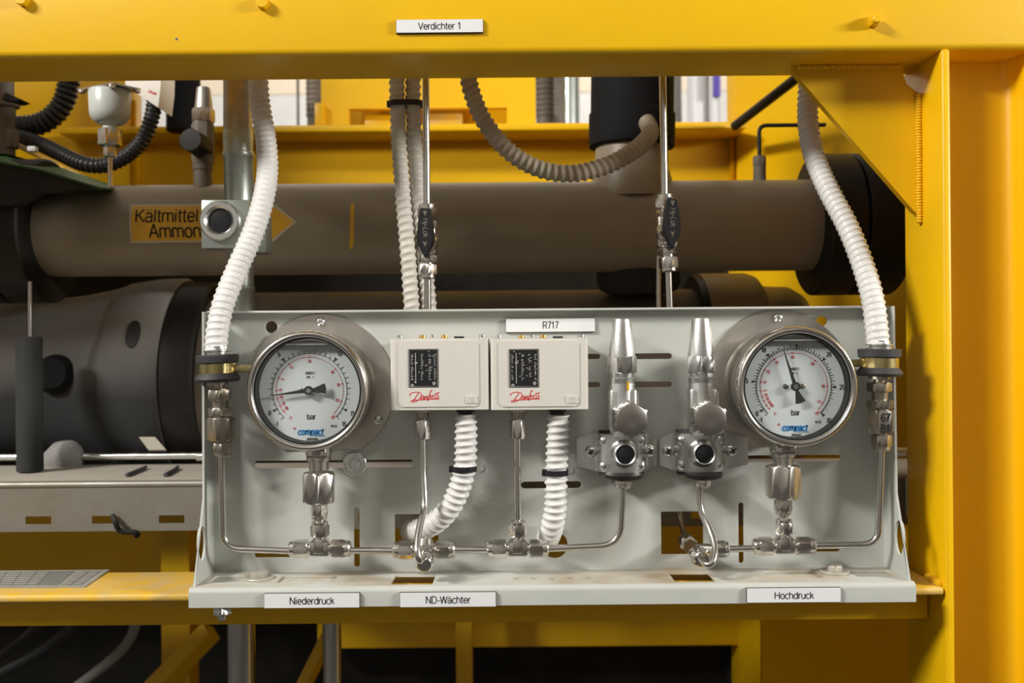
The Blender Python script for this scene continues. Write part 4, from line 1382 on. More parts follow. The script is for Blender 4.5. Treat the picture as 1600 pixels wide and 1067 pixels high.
    part(t, 'round_port', MB().ring(Vector((o.x, yf, o.z)), FR, [(-3 * k, 12 * k), (-3 * k, 23 * k), (4 * k, 22 * k), (10 * k, 19.5 * k), (14 * k, 17.5 * k), (15 * k, 16 * k), (14 * k, 14.5 * k), (8 * k, 13.5 * k)], 48), M['zinc_sat'])
    part(t, 'black_plug', MB().lathe(Vector((o.x, yf, o.z)), FR, [(0, 13.6 * k), (12 * k, 13.3 * k), (13.2 * k, 11 * k), (13.5 * k, 0)], 32), M['black'])
    # gaskets above and below the saddle
    for sz, hh in ((1, 31), (-1, -36)):
        g = MB()
        ol = [(o.x + (36 * math.cos(a)) * k - 2 * k, ye - 3 * k - 20 * k * max(math.sin(a), -0.1)) for a in [2 * math.pi * j / 40 for j in range(40)]]
        g.prism([(x, y, o.z + hh * k) for x, y in ol], (0, 0, 4.5 * k))
        part(t, 'gasket', g, M['rubber'])
    part(t, 'lower_cup', MB().lathe(at(-2, -30), -Z, [(0, 30 * k), (6 * k, 28 * k), (9 * k, 18 * k)], 36), M['dark'])
    part(t, 'outlet_nut', MB().hexnut(at(-4, -38), -Z, 10 * k, 11.5 * k, 0.08, rot=0.1).lathe(at(-4, -46), -Z, [(0, 12.5 * k), (4 * k, 12.5 * k), (6 * k, 9 * k)], 28), M['steel_fit'])
    return t


service_valve(977, 710.5, 'capped service valve with a yellow paint dash, beside the right switch', 987, 657, False, True)
service_valve(1101, 709.5, 'capped service valve beside the right pressure gauge', 1110, 656, True, False)


# ================================================================== BALL VALVES AND THEIR TUBES
def ball_valve(xt, xb, y_nut, y_body, y_bend, y_hex, y_nut2, y_end, hx, hy0, hyw, hy1, label, dx):
    d = 1.172
    k = d / F_PX
    t = thing('ball_valve', label, 'valve', W(xb, y_end, d), 'small ball valves with black lever handles')
    xm = (xt + xb) / 2
    P = lambda y: W(xt + (xb - xt) * (y - y_nut) / (y_end - y_nut), y, d)
    ax = (P(y_end) - P(y_nut)).normalized()
    LL = lambda a, b: (P(b) - P(a)).length
    nut(t, P(y_body - 5), -ax, LL(y_nut, y_body - 5), 13 * k, 0.2, name='upper_nut')
    part(t, 'upper_hexagon', MB().lathe(P(y_body - 7), ax, [(0, 8 * k), (5 * k, 8 * k)], 20).hexnut(P(y_body - 2), ax, 11 * k, 13 * k, 0.1, rot=0.1), M['steel_fit'])
    b0 = P(y_body + 8)
    b1 = P(y_bend)
    part(t, 'valve_body', MB().box(b0.x - 14 * k, b0.x + 14 * k + (b1.x - b0.x), d - 13 * k, d + 13 * k, b1.z, b0.z, 4 * k, 3), M['steel_fit'])
    mid = (b0 + b1) / 2 - Z * (2 * k)
    part(t, 'bonnet', MB().lathe(mid - Y * (11 * k), FR, [(0, 18 * k), (5 * k, 18 * k), (9 * k, 15 * k), (14 * k, 12 * k), (20 * k, 11.5 * k), (24 * k, 10 * k)], 32), M['steel_fit'])
    part(t, 'lower_hexagon', MB().hexnut(P(y_bend), ax, LL(y_bend, y_hex), 13 * k, 0.12, rot=0.1).lathe(P(y_hex), ax, [(0, 9 * k), (LL(y_hex, y_nut2), 9 * k)], 20), M['steel_fit'])
    nut(t, P(y_nut2), ax, LL(y_nut2, y_end), 13 * k, 0.3, name='lower_nut')
    # lever
    dh = 1.134
    kh = dh / F_PX
    h = []
    ys = [hy0, hy0 + 2, hyw - 25, hyw, hyw + 8, hy1 - 7, hy1]
    ws = [7.5, 9.5, 11.5, 14.2, 13.2, 5, 1.2]
    left = [(-w, y) for w, y in zip(ws, ys)]
    right = [(w, y) for w, y in zip(ws, ys)]
    out = left + right[::-1]
    fr_, bk_, sh_ = [], [], []
    m = MB()
    npt = len(out)
    vs = []
    for (dep, sc) in ((dh, 0.80), (dh + 0.0025, 0.96), (dh + 0.010, 1.0), (dh + 0.015, 1.0)):
        cyy = (hy0 + hy1) / 2
        for (w, y) in out:
            q = W(hx + w * sc, cyy + (y - cyy) * (1 - (1 - sc) * 0.35), dh)
            vs.append(Vector((q.x, dep, q.z)))
    fs = [tuple(range(npt)), tuple(reversed(range(3 * npt, 4 * npt)))]
    for l in range(3):
        for i in range(npt):
            j = (i + 1) % npt
            fs.append((l * npt + i, l * npt + j, (l + 1) * npt + j, (l + 1) * npt + i))
    m.add(vs, fs)
    lv = part(t, 'lever', m, M['black'], 50)
    c = W(hx + 1, (hy0 + hyw) / 2 + 8, dh)
    part(lv, 'lever_lettering', MB().text('Hy-Lok', 11 * kh, c, -Z, X, FR, -0.0001, 0.0004, shear=0.15, bold=0.02), M['steel_dull'], label='raised lettering Hy-Lok')
    ar = MB()
    q = W(hx, hy0 + 9, dh); ar.prism([q + X * 3.6 * kh + Z * 3.5 * kh - Y * .0003, q - X * 3.6 * kh + Z * 3.5 * kh - Y * .0003, q - Z * 5 * kh - Y * .0003], (0, 0.0003, 0))
    q = W(hx, hyw + 10, dh); ar.prism([q + X * 3.6 * kh + Z * 3.5 * kh - Y * .0003, q + Z * 1 * kh - Y * .0003, q - X * 3.6 * kh + Z * 3.5 * kh - Y * .0003, q - Z * 6 * kh - Y * .0003], (0, 0.0003, 0))
    part(lv, 'lever_arrow', ar, M['steel_dull'])
    part(t, 'lever_bolt', MB().lathe(W(hx, hyw - 3, dh + 0.012), Y, [(0, 8 * kh), (0.018, 8 * kh)], 16), M['steel_fit'])
    return d


ball_valve(667, 668, 319, 347, 399, 410, 413, 436, 664, 324, 370, 402, 'ball valve with black lever in front of the hose pair', 0)
ball_valve(1038, 1045, 304, 330, 387, 397, 402, 425, 1051, 308, 354, 389, 'ball valve with black lever right of the insulated pipe', 1)
d = 1.172
steel_tube([(665, 95, d), (667, 325, d)], 'straight steel tube above the left ball valve', r=5.6 * d / F_PX)
steel_tube([(668, 425, d), (668.5, 540, d)], 'short steel tube below the left ball valve', r=5.6 * d / F_PX)
steel_tube([(1035, 95, d), (1038.5, 312, d)], 'straight steel tube above the right ball valve', r=5.6 * d / F_PX)
steel_tube([(1044, 415, d), (1048, 540, d)], 'short steel tube below the right ball valve', r=5.6 * d / F_PX)

# ================================================================== BIG HORIZONTAL PIPE
DPI = 1.45
pa, pb = W(40, 361.5, DPI), W(1290, 352.5, DPI)
zc = (pa.z + pb.z) / 2
RP = S(70.5, DPI)
big = thing('process_pipe', 'large brown primed horizontal pipe with dark flanges behind the panel', 'pipe', (0, DPI, zc - RP))
xfl, xfr = -0.692, 0.452
part(big, 'pipe_run', MB().lathe((xfl - 0.05, DPI, zc), X, [(0, RP), (xfr - xfl + 0.1, RP)], 96), M['pipe'], 50)


def flange(x0, x1, r, nb=8):
    f = part(big, 'pipe_flange', MB().lathe((x0, DPI, zc), X, [(0, r - 0.003), (0.003, r), (x1 - x0 - 0.003, r), (x1 - x0, r - 0.003)], 72), M['dark'], 40)
    return f


f1 = flange(xfl - 0.055, xfl, 0.108)
flange(xfl - 0.12, xfl - 0.06, 0.108)
f2 = flange(xfr, xfr + 0.052, 0.106)
f3 = flange(xfr + 0.055, xfr + 0.118, 0.106)
part(big, 'pipe_run', MB().lathe((xfr + 0.11, DPI, zc - 0.002), X, [(0, 0.058), (0.6, 0.058)], 64), M['tray'], 50)
part(big, 'pipe_run', MB().lathe((xfl - 0.11, DPI, zc), -X, [(0, RP), (0.9, RP)], 64), M['dark'], 50)
for fx, ff in ((xfr + 0.055, f3),):
    for a in (-160, -115, 160, 115):
        p = Vector((fx + 0.02, DPI + 0.106 * math.sin(math.radians(a)) * 1.0, zc + 0.106 * math.cos(math.radians(a))))
# pipe marker sticker wrapped round the pipe
def on_pipe(px, py, lift=0.0006):
    q = W(px, py, 1.0)
    dx, dz = (q.x - CAM.x), (q.z - CAM.z)
    # intersect view ray with the cylinder
    A = 1 + dz * dz
    B = -2 * DPI + 2 * dz * (CAM.z - zc)
    C = DPI * DPI + (CAM.z - zc) ** 2 - (RP + lift) ** 2
    s = (-B - math.sqrt(max(B * B - 4 * A * C, 0))) / (2 * A)
    return Vector((dx * s, s, CAM.z + dz * s))


def wrap(px0, px1, yfun, nseg, lift, mat, root, name):
    pass


th_of = lambda px, py: math.atan2(on_pipe(px, py).z - zc, DPI - on_pipe(px, py).y)
sx0 = on_pipe(205, 350).x
sx1 = on_pipe(440, 350).x


def onsurf(x, s, lift):
    th = s / RP
    return Vector((x, DPI - (RP + lift) * math.cos(th), zc + (RP + lift) * math.sin(th)))


s_top, s_bot = th_of(260, 322) * RP, th_of(260, 376) * RP
st = thing('pipe_marker', 'orange-yellow pipe marker sticker lettered Kältmittel on the large brown pipe', 'sticker', onsurf(sx0, s_bot, 0))


def sticker(m0, grow, lift, tip):
    vs, fs = [], []
    n = 14
    a, b = s_bot - grow, s_top + grow
    for i in range(n + 1):
        s = a + (b - a) * i / n
        f = 1 - abs(2 * i / n - 1)
        for x in (sx0 - grow, sx1 - 0.016 + tip * f * 0.034 + grow):
            for l in (lift, lift - 0.0004):
                vs.append(onsurf(x, s, l))
    for i in range(n):
        o = i * 4
        fs += [(o, o + 2, o + 6, o + 4), (o + 1, o + 5, o + 7, o + 3), (o, o + 4, o + 5, o + 1), (o + 2, o + 3, o + 7, o + 6)]
    return m0.add(vs, fs)


part(st, 'border', sticker(MB(), 0.0028, 0.0008, 1), M['sticker_edge'])
part(st, 'field', sticker(MB(), 0.0, 0.0012, 1), M['sticker'])


def wraptext(body, size, x0, s):
    t = MB().text(body, size, Vector((0, 0, 0)), X, Y, Z, 0.0, 0.0001, align='LEFT')
    m = MB()
    m.add([onsurf(x0 + v.x, s + v.y, 0.0016) for v in t.v], t.f)
    return m


k = 1.38 / F_PX
part(st, 'lettering', wraptext('Kältmittel', 28 * k, on_pipe(211, 340).x, th_of(250, 337) * RP), M['ink'])
part(st, 'lettering', wraptext('Ammoniak', 28 * k, on_pipe(233, 362).x, th_of(270, 360.5) * RP), M['ink'])
# yellow brush mark
m = MB()
vs, fs = [], []
for i in range(13):
    p = on_pipe(551 - 1.2 * math.sin(i / 12 * 3) - (2.5 if i > 9 else 0) * (i - 9) / 3, 317 + 72 * i / 12, 0.0004)
    wv = (3.2 if 0 < i < 12 else 1.5) * k
    vs += [p - X * wv, p + X * wv]
for i in range(12):
    fs.append((2 * i, 2 * i + 1, 2 * i + 3, 2 * i + 2))
part(big, 'paint_stroke', m.add(vs, fs), M['paint_mark'], label='yellow brush stroke')
# branch socket rising into the insulated pipe
bx = W(987, 250, DPI)
zt2 = W(985, 228, DPI).z
part(big, 'branch_socket', MB().lathe((bx.x, DPI, zc + RP * 0.6), Z, [(0, S(64, DPI)), (S(30, DPI), S(62, DPI)), (zt2 - zc - RP * 0.6 - S(36, DPI), S(57, DPI)), (zt2 - zc - RP * 0.6 + 0.05, S(56, DPI))], 48), M['pipe'], 50)
# insulated riser
it = thing('insulated_riser', 'thick black foam insulated pipe rising behind the top beam', 'pipe', (bx.x, DPI, zt2))
ti = Vector((0.02, 0, 1)).normalized()
part(it, 'lower_sleeve', MB().lathe(Vector((bx.x, DPI, zt2 - 0.004)), ti, [(0, S(58, DPI)), (0.002, S(66, DPI)), (0.010, S(67, DPI)), (S(52, DPI), S(67, DPI)), (S(54, DPI), S(64, DPI))], 64), M['foam'], 40)
part(it, 'upper_sleeve', MB().lathe(Vector((bx.x, DPI, zt2 - 0.004)) + ti * S(53, DPI), ti, [(0, S(64.5, DPI)), (0.25, S(64.5, DPI))], 64), M['foam'], 40)
# hanging insulated elbow below
eb = W(1000, 432, 1.47)
single('insulated_elbow', MB().lathe((eb.x, 1.49, eb.z + 0.02), -Z, [(0, S(66, 1.47)), (0.030, S(66, 1.47)), (0.040, S(60, 1.47)), (0.046, S(46, 1.47)), (0.0475, 0)], 48), M['foam_grey'], 'dark grey foam cap hanging under the large brown pipe', 'insulation')
steel_tube([(1029, 400, 1.40), (1029, 520, 1.40)], 'thin pale tube behind the short tube of the right ball valve', r=4.2 * 1.4 / F_PX)

# small capped stub with bent tube on the big pipe
p0 = W(1187, 283, DPI)
t = thing('pipe_stub', 'small brown stub fitting on top of the large pipe, right of the riser', 'pipe fitting', p0)
k = DPI / F_PX
part(t, 'stub', MB().lathe(p0 - Z * 0.004, Z, [(0, 10 * k), (0.004 + 22 * k, 9.5 * k)], 24), M['pipe2'])
part(t, 'stub_nut', MB().hexnut(p0 + Z * (22 * k), Z, 17 * k, 9 * k, 0.1), M['pipe2'])
q0, q1, q2 = p0 + Z * (38 * k), W(1186, 196, DPI), W(1290, 195, DPI)
part(t, 'bent_tube', MB().tube(bent([q0, q1, q2], 0.012), 3.2 * k, 14), M['dark'], 60)

# angled stub valve at the left
p0 = W(317, 289, 1.43)
k = 1.43 / F_PX
t = thing('stub_valve', 'brownish capped angle valve on the large pipe, left of the galvanised pipe', 'valve', p0)
at = lambda dy: p0 + Z * (dy * k) + X * (dy * 0.02 * k)
part(t, 'neck', MB().lathe(at(-6), Z, [(0, 14.5 * k), (28 * k, 13.5 * k), (29 * k, 15 * k), (36 * k, 15.5 * k), (40 * k, 12 * k)], 28), M['pipe2'])
part(t, 'valve_body', MB().hexnut(at(32), Z, 66 * k, 15 * k, 0.08, rot=0.2), M['pipe2'])
part(t, 'cap_hexagon', MB().hexnut(at(97), Z, 22 * k, 15 * k, 0.08, rot=0.35), M['steel_dull'])
part(t, 'sealing_cap', MB().lathe(at(118), Z, [(0, 14 * k), (32 * k, 10.5 * k), (34 * k, 9.5 * k), (34.5 * k, 0)], 32), M['steel_dull'])
e = W(299, 219, 1.39)
s = at(58)
part(t, 'hexagon_plug', MB().hexnut(s, (e - s), (e - s).length + 0.004, 17 * k, 0.1), M['dark'])

# ================================================================== GALVANISED PIPE WITH SIGHT GLASS
DG = 1.27
k = DG / F_PX
a, b, c, e = W(371, 90, DG), W(372, 245, DG), W(374, 330, DG), W(378, 560, DG)
t = thing('galvanised_pipe', 'vertical galvanised steel pipe running down behind the panel at the left', 'pipe', e)
ax = (b - a).normalized()
part(t, 'upper_pipe', MB().lathe(a, ax, [(0, 22 * k), ((b - a).length, 22 * k)], 40), M['steel_dull'])
s = W(372, 205, DG)
L = (c - s).length
part(t, 'coupling_pipe', MB().lathe(s, (c - s), [(0, 22.3 * k), (3 * k, 23 * k), (33 * k, 23 * k), (34.5 * k, 24.5 * k), (38 * k, 24.8 * k), (42 * k, 24 * k), (44 * k, 22.5 * k), (L, 22.5 * k)], 40), M['galv'])
s = W(375, 380, DG)
part(t, 'lower_pipe', MB().lathe(s, (e - s), [(0, 20.5 * k), (68 * k, 20.5 * k), (69.5 * k, 22 * k), (73 * k, 22 * k), (75 * k, 21 * k), ((e - s).length, 21 * k)], 40), M['galv'])
dg = 1.215
kg = dg / F_PX
p = W(352, 350, dg)
t = thing('sight_glass', 'square galvanised block with round dark sight glass beside the pipe sticker', 'sight glass', p - Z * (38 * kg))
part(t, 'block', MB().box(p.x - 37.5 * kg, p.x + 37.5 * kg, dg, dg + 0.030, p.z - 38 * kg, p.z + 38 * kg, 0.0012), M['galv'])
q = W(395, 364, dg + 0.035)
part(t, 'rear_plate', MB().box(q.x - 25 * kg, q.x + 22.5 * kg, dg + 0.031, dg + 0.062, q.z - 32 * kg, q.z + 30 * kg, 0.0012), M['galv'])
r = W(345, 345.5, dg)
part(t, 'union_ring', MB().ring(r, FR, [(-0.001, 18 * kg), (-0.001, 31.5 * kg), (0.005, 31.5 * kg), (0.008, 29 * kg), (0.008, 23 * kg), (0.006, 20 * kg), (0.003, 18 * kg)], 56), M['zinc'])
part(t, 'lens', MB().lathe(r, FR, [(0, 18.5 * kg), (0.0025, 18.5 * kg), (0.0035, 12 * kg), (0.0038, 0)], 40), M['black'])
part(t, 'ring_stamp', MB().strokes([[(28 * kg * math.cos(a_), 28 * kg * math.sin(a_)), (25 * kg * math.cos(a_ + .03), 25 * kg * math.sin(a_ + .03))] for a_ in (1.2, 1.32, 1.45, 1.6, 1.75)], 0.0005, r, X, Z, FR, 0.0079, 0.0003), M['steel_dull'])

# ================================================================== LOWER VESSEL ROW
DL = 1.58
zl_ = W(800, 590, DL).z
low = thing('lagged_pipe', 'grey lagged lower pipe with flanged collars behind the panel', 'pipe', (0, DL, zl_ - 0.16))
k = DL / F_PX
xx = lambda px: W(px, 590, DL - 0.10).x
part(low, 'lagging', MB().lathe((-1.8, DL, zl_), X, [(0, 130 * k), (xx(60) + 1.8, 130 * k), (xx(100) + 1.8, 134 * k), (xx(150) + 1.8, 143 * k), (xx(176) + 1.8, 150 * k)], 80), M['lag_graded'], 60)
part(low, 'collar', MB().lathe((xx(172), DL, zl_), X, [(0, 148 * k), (0.006, 152 * k), (0.050, 158 * k), (0.086, 159 * k), (0.094, 155 * k)], 80), M['lag_graded'], 45)
part(low, 'dark_flange', MB().lathe((xx(172) + 0.094, DL, zl_), X, [(0, 152 * k), (0.045, 152 * k), (0.05, 148 * k)], 80), M['dark'], 45)
part(low, 'pipe_run', MB().lathe((xx(280), DL, zl_), X, [(0, 136 * k), (xx(1130) - xx(280), 136 * k)], 80), M['pipe2'], 50)
part(low, 'dark_flange', MB().lathe((xx(1098), DL, zl_), X, [(0, 156 * k), (0.012, 158 * k), (0.012, 140 * k)], 80), M['dark'], 45)
part(low, 'collar', MB().lathe((xx(1108), DL, zl_), X, [(0, 160 * k), (0.075, 160 * k), (0.088, 156 * k), (0.096, 146 * k)], 80), M['pipe'], 45)
part(low, 'pipe_run', MB().lathe((xx(1205), DL, zl_), X, [(0, 140 * k), (0.05, 138 * k), (0.068, 128 * k), (0.072, 0)], 80), M['pipe'], 50)


def on_low(px, py, R):
    q = W(px, py, 1.0)
    dx, dz = q.x, q.z - CAM.z
    A = 1 + dz * dz; B = -2 * DL + 2 * dz * (CAM.z - zl_); C = DL * DL + (CAM.z - zl_) ** 2 - R * R
    s = (-B - math.sqrt(max(B * B - 4 * A * C, 0))) / (2 * A)
    return Vector((dx * s, s, CAM.z + dz * s))


p = on_low(208, 522, 158 * k)
nrm = (p - Vector((p.x, DL, zl_))).normalized()
m = MB().lathe(p - nrm * 0.012, nrm, [(0, 0.013), (0.0128, 0.013), (0.0128, 0)], 28)
for i, v in enumerate(m.v):
    dlt = v - p
    v += (frame_u(nrm, Z)) * (dlt.dot(frame_u(nrm, Z)) * 0.75)
    v -= X * (dlt.x * 0.15)
part(low, 'dark_oval', m, M['black_matt'], label='dark oval disc')  # near-black oval disc on the collar surface
p = on_low(88, 585, 135 * k)
nrm = (p - Vector((p.x, DL, zl_))).normalized()
part(low, 'dark_boss', MB().lathe(p - nrm * 0.03, nrm, [(0, 0.030), (0.034, 0.030), (0.046, 0.022), (0.048, 0)], 32), M['foam'])  # black round boss standing out of the lagging
p = W(94, 690, 1.44)
part(low, 'foot_knob', MB().lathe(p + X * -0.01 - Z * 0.03, (X * 0.7 + Z * 0.25 - Y * 0.3), [(0, 0.020), (0.02, 0.026), (0.04, 0.022), (0.05, 0.010), (0.052, 0)], 28), M['lag'])

t = thing('probe', 'thin steel probe with dark grey foam sleeve at the far left', 'probe', W(47, 715, 1.36))
part(t, 'rod', MB().tube([W(47, 440, 1.36), W(47, 540, 1.36)], 3.2 * 1.36 / F_PX, 12), M['steel'])
part(t, 'foam_sleeve', MB().lathe(W(47, 735, 1.36), Z, [(0, 19.5 * 1.36 / F_PX), (S(205, 1.36), 19.5 * 1.36 / F_PX), (S(209, 1.36), 18 * 1.36 / F_PX)], 32), M['foam_grey'])
tg = W(238, 692, 1.42)
single('metal_tag', MB().prism([tg + X * -.020 + Z * .009, tg + X * .004 + Z * .009, tg + X * .020 - Z * .010, tg + X * -.006 - Z * .010], (0, 0.003, -0.002)), M['tray_top'], 'small beige metal tag below the lagged collar', 'tag')

# ================================================================== CABLE TRAY AND CONDUIT
dtf, dtb = 1.262, 1.442
ztr = W(150, 752, dtf).z
zbt = W(150, 830, dtf).z
xr_t = W(1500, 760, dtf).x
tray = thing('cable_tray', 'long galvanised cable tray with slotted front behind the panel', 'cable tray', (0, dtf, zbt))
part(tray, 'tray_lid', MB().box(-1.7, xr_t, dtf + 0.004, dtb, ztr - 0.003, ztr, 0.001), M['tray_top'])
slots = []
for j in range(-2, 12):
    cx = W(60 + 104 * j, 812, dtf).x
    zz = W(164, 812, dtf).z
    slots.append(rrect(cx - S(20, dtf), cx + S(20, dtf), zz - S(6.2, dtf), zz + S(6.2, dtf), 0.001, 2))
xt0 = -1.7
slots = [s for s in slots if min(p[0] for p in s) > xt0 + 0.01 and max(p[0] for p in s) < xr_t - 0.01]
part(tray, 'tray_front', MB().flat([[(xt0, zbt), (xr_t, zbt), (xr_t, ztr - 0.008), (xt0, ztr - 0.008)]] + slots, Vector((0, dtf, 0)), X, Z, Y, 0.0015), M['tray'], 30)
part(tray, 'rolled_edge', MB().lathe((xt0, dtf + 0.004, ztr - 0.005), X, [(0, 0.0055), (xr_t - xt0, 0.0055)], 20), M['tray'])
part(tray, 'tray_floor', MB().box(-1.7, xr_t, dtf + 0.12, dtb, zbt, zbt + 0.002), M['tray'])
cz = W(150, 713, 1.43)
cond = thing('steel_conduit', 'thin shiny steel conduit lying above the cable tray', 'conduit', (0, 1.43, cz.z - 0.006))
part(cond, 'conduit_tube', MB().lathe((-1.7, 1.43, cz.z), X, [(0, 5.6 * 1.43 / F_PX), (W(318, 713, 1.43).x + 1.7, 5.6 * 1.43 / F_PX)], 20), M['zinc'])
x2 = W(1330, 700, 1.43).x
part(cond, 'conduit_tube', MB().lathe((x2, 1.43, W(1400, 706, 1.43).z), X, [(0, 7 * 1.43 / F_PX), (0.25, 7 * 1.43 / F_PX)], 20), M['zinc'])
p = W(308, 713, 1.43)
part(cond, 'conduit_coupling', MB().lathe(p, X, [(0, 7.2 * 1.43 / F_PX), (0.012, 7.2 * 1.43 / F_PX)], 20), M['zinc'])
for x0, x1 in ((198, 226), (258, 276)):
    a, b = onz(x0, 742, ztr + 0.003), onz(x1, 730, ztr + 0.003)
    single('dark_arc', MB().tube(spline([a, a * 0.65 + b * 0.35 + Y * 0.012, a * 0.3 + b * 0.7 + Y * 0.014, b + Y * 0.004]), 0.0026, 10), M['slate_dark'], 'short dark arc on the tray lid, %s of two' % ('left' if x0 < 230 else 'right'), 'cable', 'dark arcs on the tray')  # two thin dark slate arcs lying flat on the lid
a = W(176, 806, dtf - 0.004)
single('hanging_strap', MB().tube(spline([a, W(180, 815, dtf - 0.012), W(188, 829, dtf - 0.008), W(212, 832, dtf - 0.004), W(214, 838, dtf)]), 0.0036, 8), M['black_matt'], 'short black strap hanging out of a tray slot', 'strap')
# pale blue-grey box past the panel's right end
a, b = W(1392, 798, 1.30), W(1440, 738, 1.30)
single('junction_box', MB().box(a.x, b.x + 0.02, 1.20, 1.255, a.z, b.z, 0.004), M['enamel'], 'pale blue-grey box edge between panel and yellow post', 'box')

# ================================================================== REAR YELLOW FRAME
DR = 1.95
rf = thing('rear_steelwork', 'yellow rear beams, posts and struts of the machine behind the large brown pipe', 'frame', W(700, 300, DR))
zf = W(700, 199, DR - 0.10)
part(rf, 'beam_flange', MB().box(W(205, 199, DR).x - 0.1, W(1166, 199, DR - 0.1).x, DR - 0.10, DR + 0.06, zf.z - 0.007, zf.z + 0.007, 0.003), M['yellow'], 50)
part(rf, 'beam_web', MB().box(W(205, 199, DR).x, W(1166, 199, DR - 0.1).x, DR, DR + 0.01, W(700, 345, DR).z, zf.z), M['yellow'])
part(rf, 'rear_post', MB().box(-1.8, W(208, 250, DR - 0.03).x, DR - 0.03, DR + 0.02, W(100, 400, DR).z, W(100, 60, DR).z, 0.004), M['yellow'])
wdm = MB()
xq = W(208, 250, DR - 0.03).x
for i in range(60):
    wdm.lathe((xq, DR - 0.028, W(208, 300, DR).z + i * 0.004 - 0.06), Z, [(0, 0.003), (0.0022, 0.0075), (0.0046, 0.003)], 10)
part(rf, 'weld_seam', wdm, M['yellow'], 60)
xp0 = W(1164, 250, DR - 0.1).x
part(rf, 'rear_post', MB().prism([(xp0, DR + 0.05, 0.0), (xp0 + 0.005, DR - 0.02, 0.0), (xp0 + 0.34, DR - 0.40, 0.0), (xp0 + 0.36, DR - 0.38, 0.0), (xp0 + 0.06, DR + 0.05, 0.0)], (0, 0, 2.2)), M['yellow'])
wdm = MB()
for i in range(50):
    wdm.lathe((xp0 - 0.004, DR - 0.010, W(1160, 300, DR).z + i * 0.004 - 0.06), Z, [(0, 0.003), (0.0022, 0.007), (0.0046, 0.003)], 10)
part(rf, 'weld_seam', wdm, M['yellow'], 60)
# machine foot standing on the rear beam
DM = 1.93
a, b = W(502, 192, DM), W(836, 60, DM)
ft = thing('motor_pedestal', 'bright yellow machine foot with a long slot standing on the rear beam', 'machine part', ((a.x + b.x) / 2, DM, zf.z + 0.007))
zf1 = zf.z + 0.0075
sa, sb = W(545, 192, DM), W(792, 168, DM)
part(ft, 'front_plate', MB().flat([[(a.x, zf1), (b.x, zf1), (b.x, b.z), (a.x, b.z)], [(sa.x, zf1 + 0.006), (sb.x, zf1 + 0.006), (sb.x, sb.z), (sa.x, sb.z)]], Vector((0, DM, 0)), X, Z, Y, 0.02), M['yellow'])
part(ft, 'rear_plate', MB().box(a.x, b.x, DM + 0.11, DM + 0.12, zf1, b.z), M['yellow'])
part(ft, 'base_plate', MB().box(W(496, 190, DM).x, b.x + 0.004, DM - 0.012, DM + 0.10, zf1, zf1 + 0.005, 0.002), M['yellow'])
x0 = W(499, 180, DM - 0.01).x
part(ft, 'end_lug', MB().box(x0 - 0.008, x0 + 0.010, DM - 0.02, DM + 0.05, zf1, W(500, 164, DM).z, 0.003), M['yellow'])
c_ = W(655, 187, DM + 0.06)
part(ft, 'slot_bolt', MB().box(c_.x - 0.11, c_.x - 0.02, DM + 0.03, DM + 0.09, zf1 + 0.005, c_.z + 0.004, 0.004), M['yellow'])
part(ft, 'slot_bolt', MB().box(c_.x + 0.02, c_.x + 0.09, DM + 0.03, DM + 0.09, zf1 + 0.005, c_.z + 0.010, 0.004), M['yellow_worn'])
# things beyond the rear beam
for (px0, px1, dd, mt, nm, lb) in ((478, 507, 2.35, 'pipe2', 'ribbed_drum', 'brown ribbed drum edge left of the yellow machine foot'), (836, 866, 2.35, 'pipe2', 'ribbed_drum', 'brown ribbed drum edge right of the yellow machine foot')):
    p0, p1 = W(px0, 140, dd), W(px1, 140, dd)
    m = MB()
    m.lathe(((p0.x + p1.x) / 2, dd, 0.0), Z, [(0, (p1.x - p0.x) / 2 * 0.88), (W(px0, 192, dd).z + 0.02, (p1.x - p0.x) / 2 * 0.88)], 24)
    for i in range(10):
        zz = W(px0, 192, dd).z + 0.012 + i * 0.013
        m.lathe(((p0.x + p1.x) / 2, dd, zz), Z, [(0, (p1.x - p0.x) / 2 * 0.9), (0.004, (p1.x - p0.x) / 2), (0.009, (p1.x - p0.x) / 2), (0.0131, (p1.x - p0.x) / 2 * 0.9)], 24)
    single(nm, m, M[mt], lb, 'drum', 'ribbed drums behind the foot')
dd = 2.4
p = W(853, 178, dd)
dk_ = 2.5
a, b = W(866, 60, dk_), W(884, 200, dk_)
t = thing('dark_column', 'dark brown column left of the pale rear pipe', 'column', (a.x, dk_, 0))
part(t, 'column', MB().box(W(838, 60, dk_).x, W(884, 60, dk_).x, dk_, dk_ + 0.1, 0.0, a.z, 0.004), M['pipe2'])
p = W(853, 183, dk_)
part(t, 'grey_knob', MB().lathe(p + Y * 0.004, FR, [(0, 0.018), (0.015, 0.019), (0.024, 0.014), (0.028, 0)], 24), M['lag'])
a = W(896, 60, 2.9)
single('rear_pipe', MB().lathe((W(890, 140, 2.9).x, 2.9, 0), Z, [(0, S(15, 2.9)), (3.0, S(15, 2.9))], 32), M['galv'], 'pale grey rear pipe left of the black insulated riser', 'pipe')
